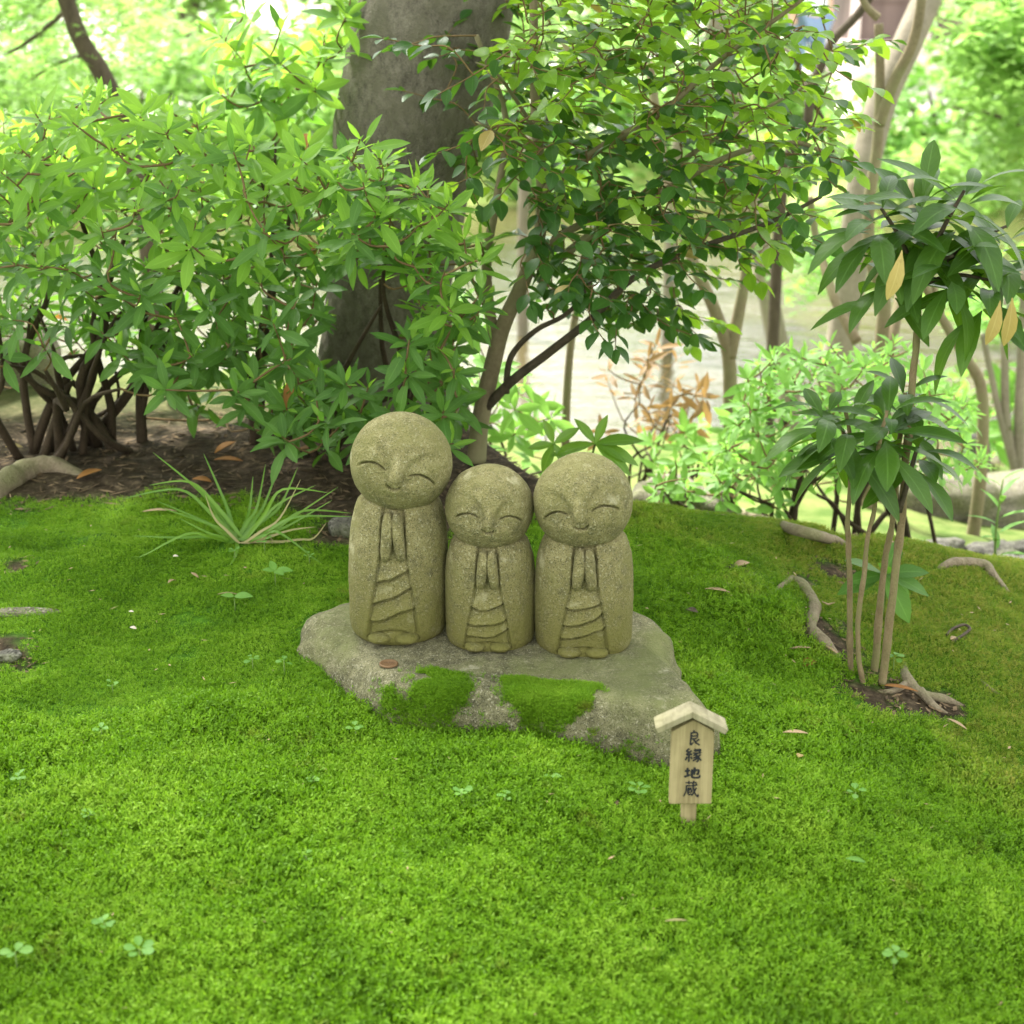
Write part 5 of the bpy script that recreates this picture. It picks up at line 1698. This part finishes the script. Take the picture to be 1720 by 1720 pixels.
# tall weed at the right edge
wb = P(1675, 945, 2.9)
wb[2] = float(H(wb[0], wb[1]))
wd = Plant('tall_weed', wb, 'single upright weed with long narrow leaves at the right edge', 'plant')
s_ = wd.shape(.085, .017, fold=.25, curl=.45, seg=7, wide=.4)
tp = P(1685, 805, 2.9)
wd.stem(np.array([wb, (wb + tp) / 2 + [-.006, 0, 0], tp]), [.003, .0025, .0015], 'green_stem')
for k in range(13):
    f = .12 + .88 * k / 12
    a_ = k * 2.6
    p = wb + (tp - wb) * f
    wd.leaf(p, np.array([math.cos(a_), math.sin(a_) * .7, .35 + .5 * f]), np.array([-.3 * math.cos(a_), 0, 1.]), (1.05 - .4 * f), s_, 'sprout')
wd.finish()

# ------------------------------------------------------------------ litter
def litter(px, py, L, W, az_deg, mat, label, curl=.3, fold=.35, name='fallen_leaf', lift=.0135, pitch=.1, onr=False, cat='leaf', serr=0):
    p = on_rock(px, py) if onr else G(px, py)
    lift += .009 if py > 1180 else 0
    V, Q, U = leaf_shape(L, W, fold, curl, 7, .5, serr)
    V = V - [0, L / 2, 0]
    a_ = math.radians(az_deg)
    Mx = orient(p + [0, 0, lift], np.array([math.cos(a_), math.sin(a_), pitch]), np.array([0, -.15, 1.]))
    me_ = mesh_np(name, V @ Mx[:3, :3].T, Q, None, MAT[mat], True, U)
    o = link(name, me_, None, Mx[:3, 3], label, cat)
    sm_ = o.modifiers.new('thick', 'SOLIDIFY')
    sm_.thickness = .0006
    return o
litter(378, 760, .045, .018, 40, 'dead', 'folded orange-brown leaf standing under the middle of the bush', lift=.012, pitch=.5)
litter(385, 782, .05, .016, 5, 'dead', 'flat brown leaf lying under a folded one below the bush')
litter(515, 762, .035, .018, -20, 'dead', 'orange-brown leaf under the bush left of the tallest stone head', lift=.01, pitch=.3)
litter(150, 805, .045, .02, 30, 'dead', 'curled rust leaf on dark soil at the bush base, near the thick root', lift=.012, pitch=.4)
litter(340, 815, .035, .016, -15, 'dead', 'orange leaf caught among the grass blades', lift=.01)
litter(25, 760, .03, .016, 10, 'yellow', 'bright yellow leaf at the left edge below the bush', lift=.012)
litter(290, 988, .026, .006, 75, 'tan', 'upright tan pod in the moss below the grass clump', name='seed_pod', curl=.5, cat='pod')
litter(328, 980, .022, .005, -50, 'tan', 'thin slanting tan pod right of a thicker one', name='seed_pod', cat='pod')
litter(270, 868, .055, .008, 15, 'tan', 'brown sliver of bark left of the grass clump', name='bark_chip', cat='bark')
litter(385, 1010, .032, .004, 25, 'grass_dry', 'curved straw bit below the drooping grass blade', name='straw', curl=.5, cat='straw')
litter(1335, 1257, .032, .0065, 3, 'tan', 'tan seed pod lying on bright moss right of the sign', name='seed_pod', cat='pod')
litter(1342, 1297, .011, .009, 60, 'yellow', 'small yellow petal on the moss right of the sign', name='petal', cat='petal')
litter(1605, 1240, .032, .005, -55, 'tan', 'slanting tan twig on the right-hand moss', name='twig', cat='twig')
litter(1205, 1005, .036, .007, -12, 'tan', 'pale tan leaf sliver above the right end of the rock', cat='leaf')
litter(1162, 1042, .018, .012, -30, 'dark_bark', 'small black leaf scrap beside the right end of the rock')
litter(1245, 955, .028, .016, 20, 'tan', 'crumpled brown leaf on the mound', lift=.008, pitch=.3)
litter(1225, 960, .02, .012, 130, 'dark_bark', 'dark curled leaf beside a crumpled brown one on the mound', lift=.008)
litter(1360, 1122, .028, .018, 40, 'dead', 'reddish dead leaf in the bare soil left of the shrub stems', lift=.008, pitch=.3)
litter(1395, 1105, .03, .005, -60, 'tan', 'pale sliver in the bare soil beside the S-shaped root', name='bark_chip', cat='bark')
litter(1345, 1102, .035, .005, 12, 'tan', 'long tan twig across the bare soil', name='twig', cat='twig')
litter(1510, 1168, .05, .008, -15, 'dead', 'long reddish leaf at the foot of the shrub stems')
litter(1600, 1085, .018, .007, 50, 'tan', 'tan leaf stub beside a black loop of twig')
litter(1390, 1030, .008, .02, 80, 'tan', 'pale chip beside the S-shaped root', name='bark_chip', cat='bark')
litter(1435, 1478, .022, .008, -15, 'sprout', 'pale green leaf lying on the near right moss')
litter(1135, 1577, .024, .003, 8, 'grass_dry', 'short straw on the near moss below the sign', name='straw', cat='straw')
litter(225, 1070, .011, .006, -25, 'pale_petal', 'larger whitish petal on the left moss', name='petal', cat='petal')
litter(222, 1043, .007, .004, 0, 'pale_petal', 'tiny whitish petal above a larger one on the left moss', name='petal', cat='petal')
litter(296, 948, .008, .006, 20, 'pale_petal', 'cream flake in the dark moss left of the grass clump', name='petal', cat='petal')
litter(1452, 470, .05, .018, -70, 'dead', 'x', lift=0) if False else None
mb = MB()
q = [G(x, y, .004 + dz) for x, y, dz in [(1600, 1082, 0), (1618, 1075, .004), (1628, 1068, .006), (1618, 1062, .006), (1600, 1066, .004), (1590, 1072, 0)]]
mb.tube(q, .0022, 7, 5)
mb.build('twig_loop', MAT['dark_bark'], None, q[0], label='black twig bent into a loop on the right-hand moss', cat='twig')

# fine litter in the bare soil under the bush: needles, chips and scraps
mb = MB()
xs = rng.uniform(-.95, .25, 2000)
ys = np.interp(xs, BX, BY) + rng.uniform(-.02, .5, 2000)
for x, y in zip(xs, ys):
    z = float(H0(x, y)) + .013 * 0 + float(H(x, y) - H0(x, y)) + .003
    L = rng.uniform(.008, .035)
    a_ = rng.random() * 6.28
    d = np.array([math.cos(a_), math.sin(a_), rng.normal(0, .12)]) * L / 2
    s2 = np.array([-math.sin(a_), math.cos(a_), rng.normal(0, .3)]) * rng.uniform(.0008, .003)
    p = np.array([x, y, z])
    mb.add([p - d, p + s2, p + d, p - s2], [(0, 1, 2, 3)])
mb.build('leaf_litter', MAT['litter'], None, None, kind='stuff')
mb = MB()
for cx_, cy_, r_ in SOIL:
    for k in range(int(16000 * r_ * r_) + 3):
        a_, q_ = rng.random() * 6.28, r_ * rng.random() ** .5
        x, y = cx_ + q_ * math.cos(a_), cy_ + q_ * math.sin(a_)
        L = rng.uniform(.004, .018)
        a_ = rng.random() * 6.28
        d = np.array([math.cos(a_), math.sin(a_), rng.normal(0, .2)]) * L / 2
        s2 = np.array([-math.sin(a_), math.cos(a_), rng.normal(0, .3)]) * rng.uniform(.0006, .003)
        p = np.array([x, y, float(H(x, y)) + .003])
        mb.add([p - d, p + s2, p + d, p - s2], [(0, 1, 2, 3)])
mb.build('leaf_litter', MAT['litter'], None, None, kind='stuff')

mb = MB()
for k in range(420):
    x, y = rng.uniform(-.85, .95), rng.uniform(-.9, .55)
    if rock_inside(x, y) < 1.02:
        continue
    L = rng.uniform(.003, .013)
    a_ = rng.random() * 6.28
    d = np.array([math.cos(a_), math.sin(a_), rng.normal(0, .25)]) * L / 2
    s2 = np.array([-math.sin(a_), math.cos(a_), rng.normal(0, .3)]) * rng.uniform(.0004, .0016)
    p = np.array([x, y, float(H(x, y)) + rng.uniform(.008, .013)])
    mb.add([p - d, p + s2, p + d, p - s2], [(0, 1, 2, 3)])
mb.build('leaf_litter', MAT['tan'], None, None, kind='stuff')

# ------------------------------------------------------------------ wooden sign
sgb = G(1162, 1397)
SY = sgb[1] - CAM[1]
cL_, cR_ = P(1125, 1300, SY), P(1196, 1300, SY)
cx = (cL_[0] + cR_[0]) / 2
bw = cR_[0] - cL_[0]
z_top, z_bot = P(1160, 1200, SY)[2], P(1160, 1347, SY)[2]
sign = empty('wooden_sign', sgb, 'small wooden name board with gabled roof and black brush characters, in front of the rock', 'sign')
TH = .010
mb = MB()
hw = bw / 2
zs = z_top - .006
out = [(-hw, z_bot), (hw, z_bot), (hw, zs - .012), (0, zs + .002), (-hw, zs - .012)]
V = [(cx + x, sgb[1] - TH / 2, z) for x, z in out] + [(cx + x, sgb[1] + TH / 2, z) for x, z in out]
mb.add(V, [(0, 5, 6, 1), (1, 6, 7, 2), (2, 7, 8, 3), (3, 8, 9, 4), (4, 9, 5, 0)], [(0, 1, 2), (0, 2, 4), (2, 3, 4), (5, 7, 6), (5, 9, 7), (7, 9, 8)])
o = mb.build('board', MAT['board'], sign, sgb, False)
o.modifiers.new('bev', 'BEVEL').width = .0008
o = MB().box((cx, sgb[1] + TH / 2 + .0045, (z_bot + .03 + sgb[2] - .05) / 2), (.0165, .009, z_bot + .03 - sgb[2] + .05)).build('post', MAT['board'], sign, sgb, False)
o.modifiers.new('bev', 'BEVEL').width = .0008
rid = P(1161, 1186, SY)
endL, endR = P(1099, 1214, SY), P(1221, 1216, SY)
for e, nm in ((endL, 1), (endR, 2)):
    d = e - rid
    d[1] = 0
    L = np.linalg.norm(d)
    d = d / L
    upn = np.array([-d[2], 0, d[0]])
    if upn[2] < 0:
        upn = -upn
    tk = .0068
    A0, A1 = rid.copy(), rid + d * L
    mitre = np.array([0, 0, -tk / max(.3, upn[2])])
    q = [A0, A1, A1 - upn * tk, A0 + mitre]
    V = [(p[0], sgb[1] - .014, p[2]) for p in q] + [(p[0], sgb[1] + .014, p[2]) for p in q]
    o = MB().add(V, [(0, 1, 2, 3), (7, 6, 5, 4), (0, 4, 5, 1), (1, 5, 6, 2), (2, 6, 7, 3), (3, 7, 4, 0)]).build('roof_plank', MAT['pale_wood'], sign, sgb, False)
    bm_ = o.modifiers.new('bev', 'BEVEL')
    bm_.width = .0007
STROKES = [
    (0.560, 0.720, 0.10, 0.28, [[(.42, .0), (.54, .13)], [(.16, .2), (.72, .17), (.74, .54)], [(.24, .2), (.22, .60), (.2, .97), (.46, .80)], [(.26, .37), (.70, .35)], [(.26, .55), (.72, .53)], [(.92, .58), (.66, .74)], [(.42, .56), (.62, .8), (1.0, 1.0)]]),
    (0.33, 0.72, 0.32, 0.485, [[(.25, .0), (.08, .2), (.27, .25)], [(.40, .15), (.08, .45), (.38, .42)], [(.33, .33), (.42, .47)], [(.24, .45), (.24, 1.0)], [(.13, .58), (.02, .86)], [(.36, .58), (.43, .76)],
                               [(.62, .02), (.57, .17), (.9, .14)], [(.66, .1), (.92, .07), (.85, .28)], [(.47, .32), (1.0, .28)], [(.72, .32), (.5, .5)], [(.63, .42), (.77, .62), (.79, .9), (.66, .95)], [(.72, .52), (.5, .68)], [(.76, .64), (.46, .9)], [(.93, .4), (.79, .53)], [(.78, .53), (1.0, .88)]]),
    (0.33, 0.70, 0.545, 0.675, [[(.02, .36), (.37, .30)], [(.2, .05), (.2, .80)], [(.0, .90), (.38, .68)], [(.40, .46), (.88, .26), (.86, .64), (.76, .6)], [(.64, .0), (.64, .72)], [(.49, .18), (.48, .80), (.58, .96), (.94, .95), (.98, .70)]]),
    (0.33, 0.67, 0.71, 0.905, [[(.1, .12), (.92, .09)], [(.34, .0), (.36, .22)], [(.68, .0), (.62, .2)], [(.12, .30), (.96, .27)], [(.18, .3), (.16, .65), (.0, 1.0)], [(.30, .44), (.56, .43)], [(.32, .42), (.32, .84), (.6, .82)], [(.33, .57), (.54, .56), (.54, .7), (.33, .71)],
                               [(.62, .17), (.68, .5), (.80, .8), (1.0, 1.0), (1.0, .80)], [(.88, .42), (.54, .96)], [(.82, .14), (.93, .23)]])]
for (u0, u1, v0, v1, strokes) in STROKES:
    if u0 > .5:
        u0, u1 = .39, .67
    mb = MB()
    hgt_ = zs - z_bot
    cw = (u1 - u0) * bw
    for si, st in enumerate(strokes):
        C = np.array(st, float)
        if len(C) > 2:
            C = smooth_curve(C, 4)
        else:
            C = np.array([C[0] + (C[1] - C[0]) * t + np.array([0, .03 * math.sin(PI * t)]) for t in np.linspace(0, 1, 6)])
        X = np.stack([cx - hw + (u0 + (u1 - u0) * C[:, 0]) * bw, zs - (v0 + (v1 - v0) * C[:, 1]) * hgt_], -1)
        tgv = np.gradient(X, axis=0)
        tgv /= np.linalg.norm(tgv, axis=1, keepdims=True) + 1e-9
        nv = np.stack([-tgv[:, 1], tgv[:, 0]], -1)
        t = np.linspace(0, 1, len(X))
        lw = cw * (.155 if len(strokes) < 9 else .115) * np.interp(t, [0, .12, .5, .85, 1], [.75, 1.1, .85, .95, .35]) / 2
        yv = sgb[1] - TH / 2 - .0004 - .00004 * si
        a_ = X + nv * lw[:, None]
        b_ = X - nv * lw[:, None]
        V = np.stack([np.c_[a_[:, 0], np.full(len(X), yv), a_[:, 1]], np.c_[b_[:, 0], np.full(len(X), yv), b_[:, 1]]], 1).reshape(-1, 3)
        mb.add(V, grid_quads(len(X), 2))
    mb.build('lettering', MAT['ink'], sign, sgb, False)
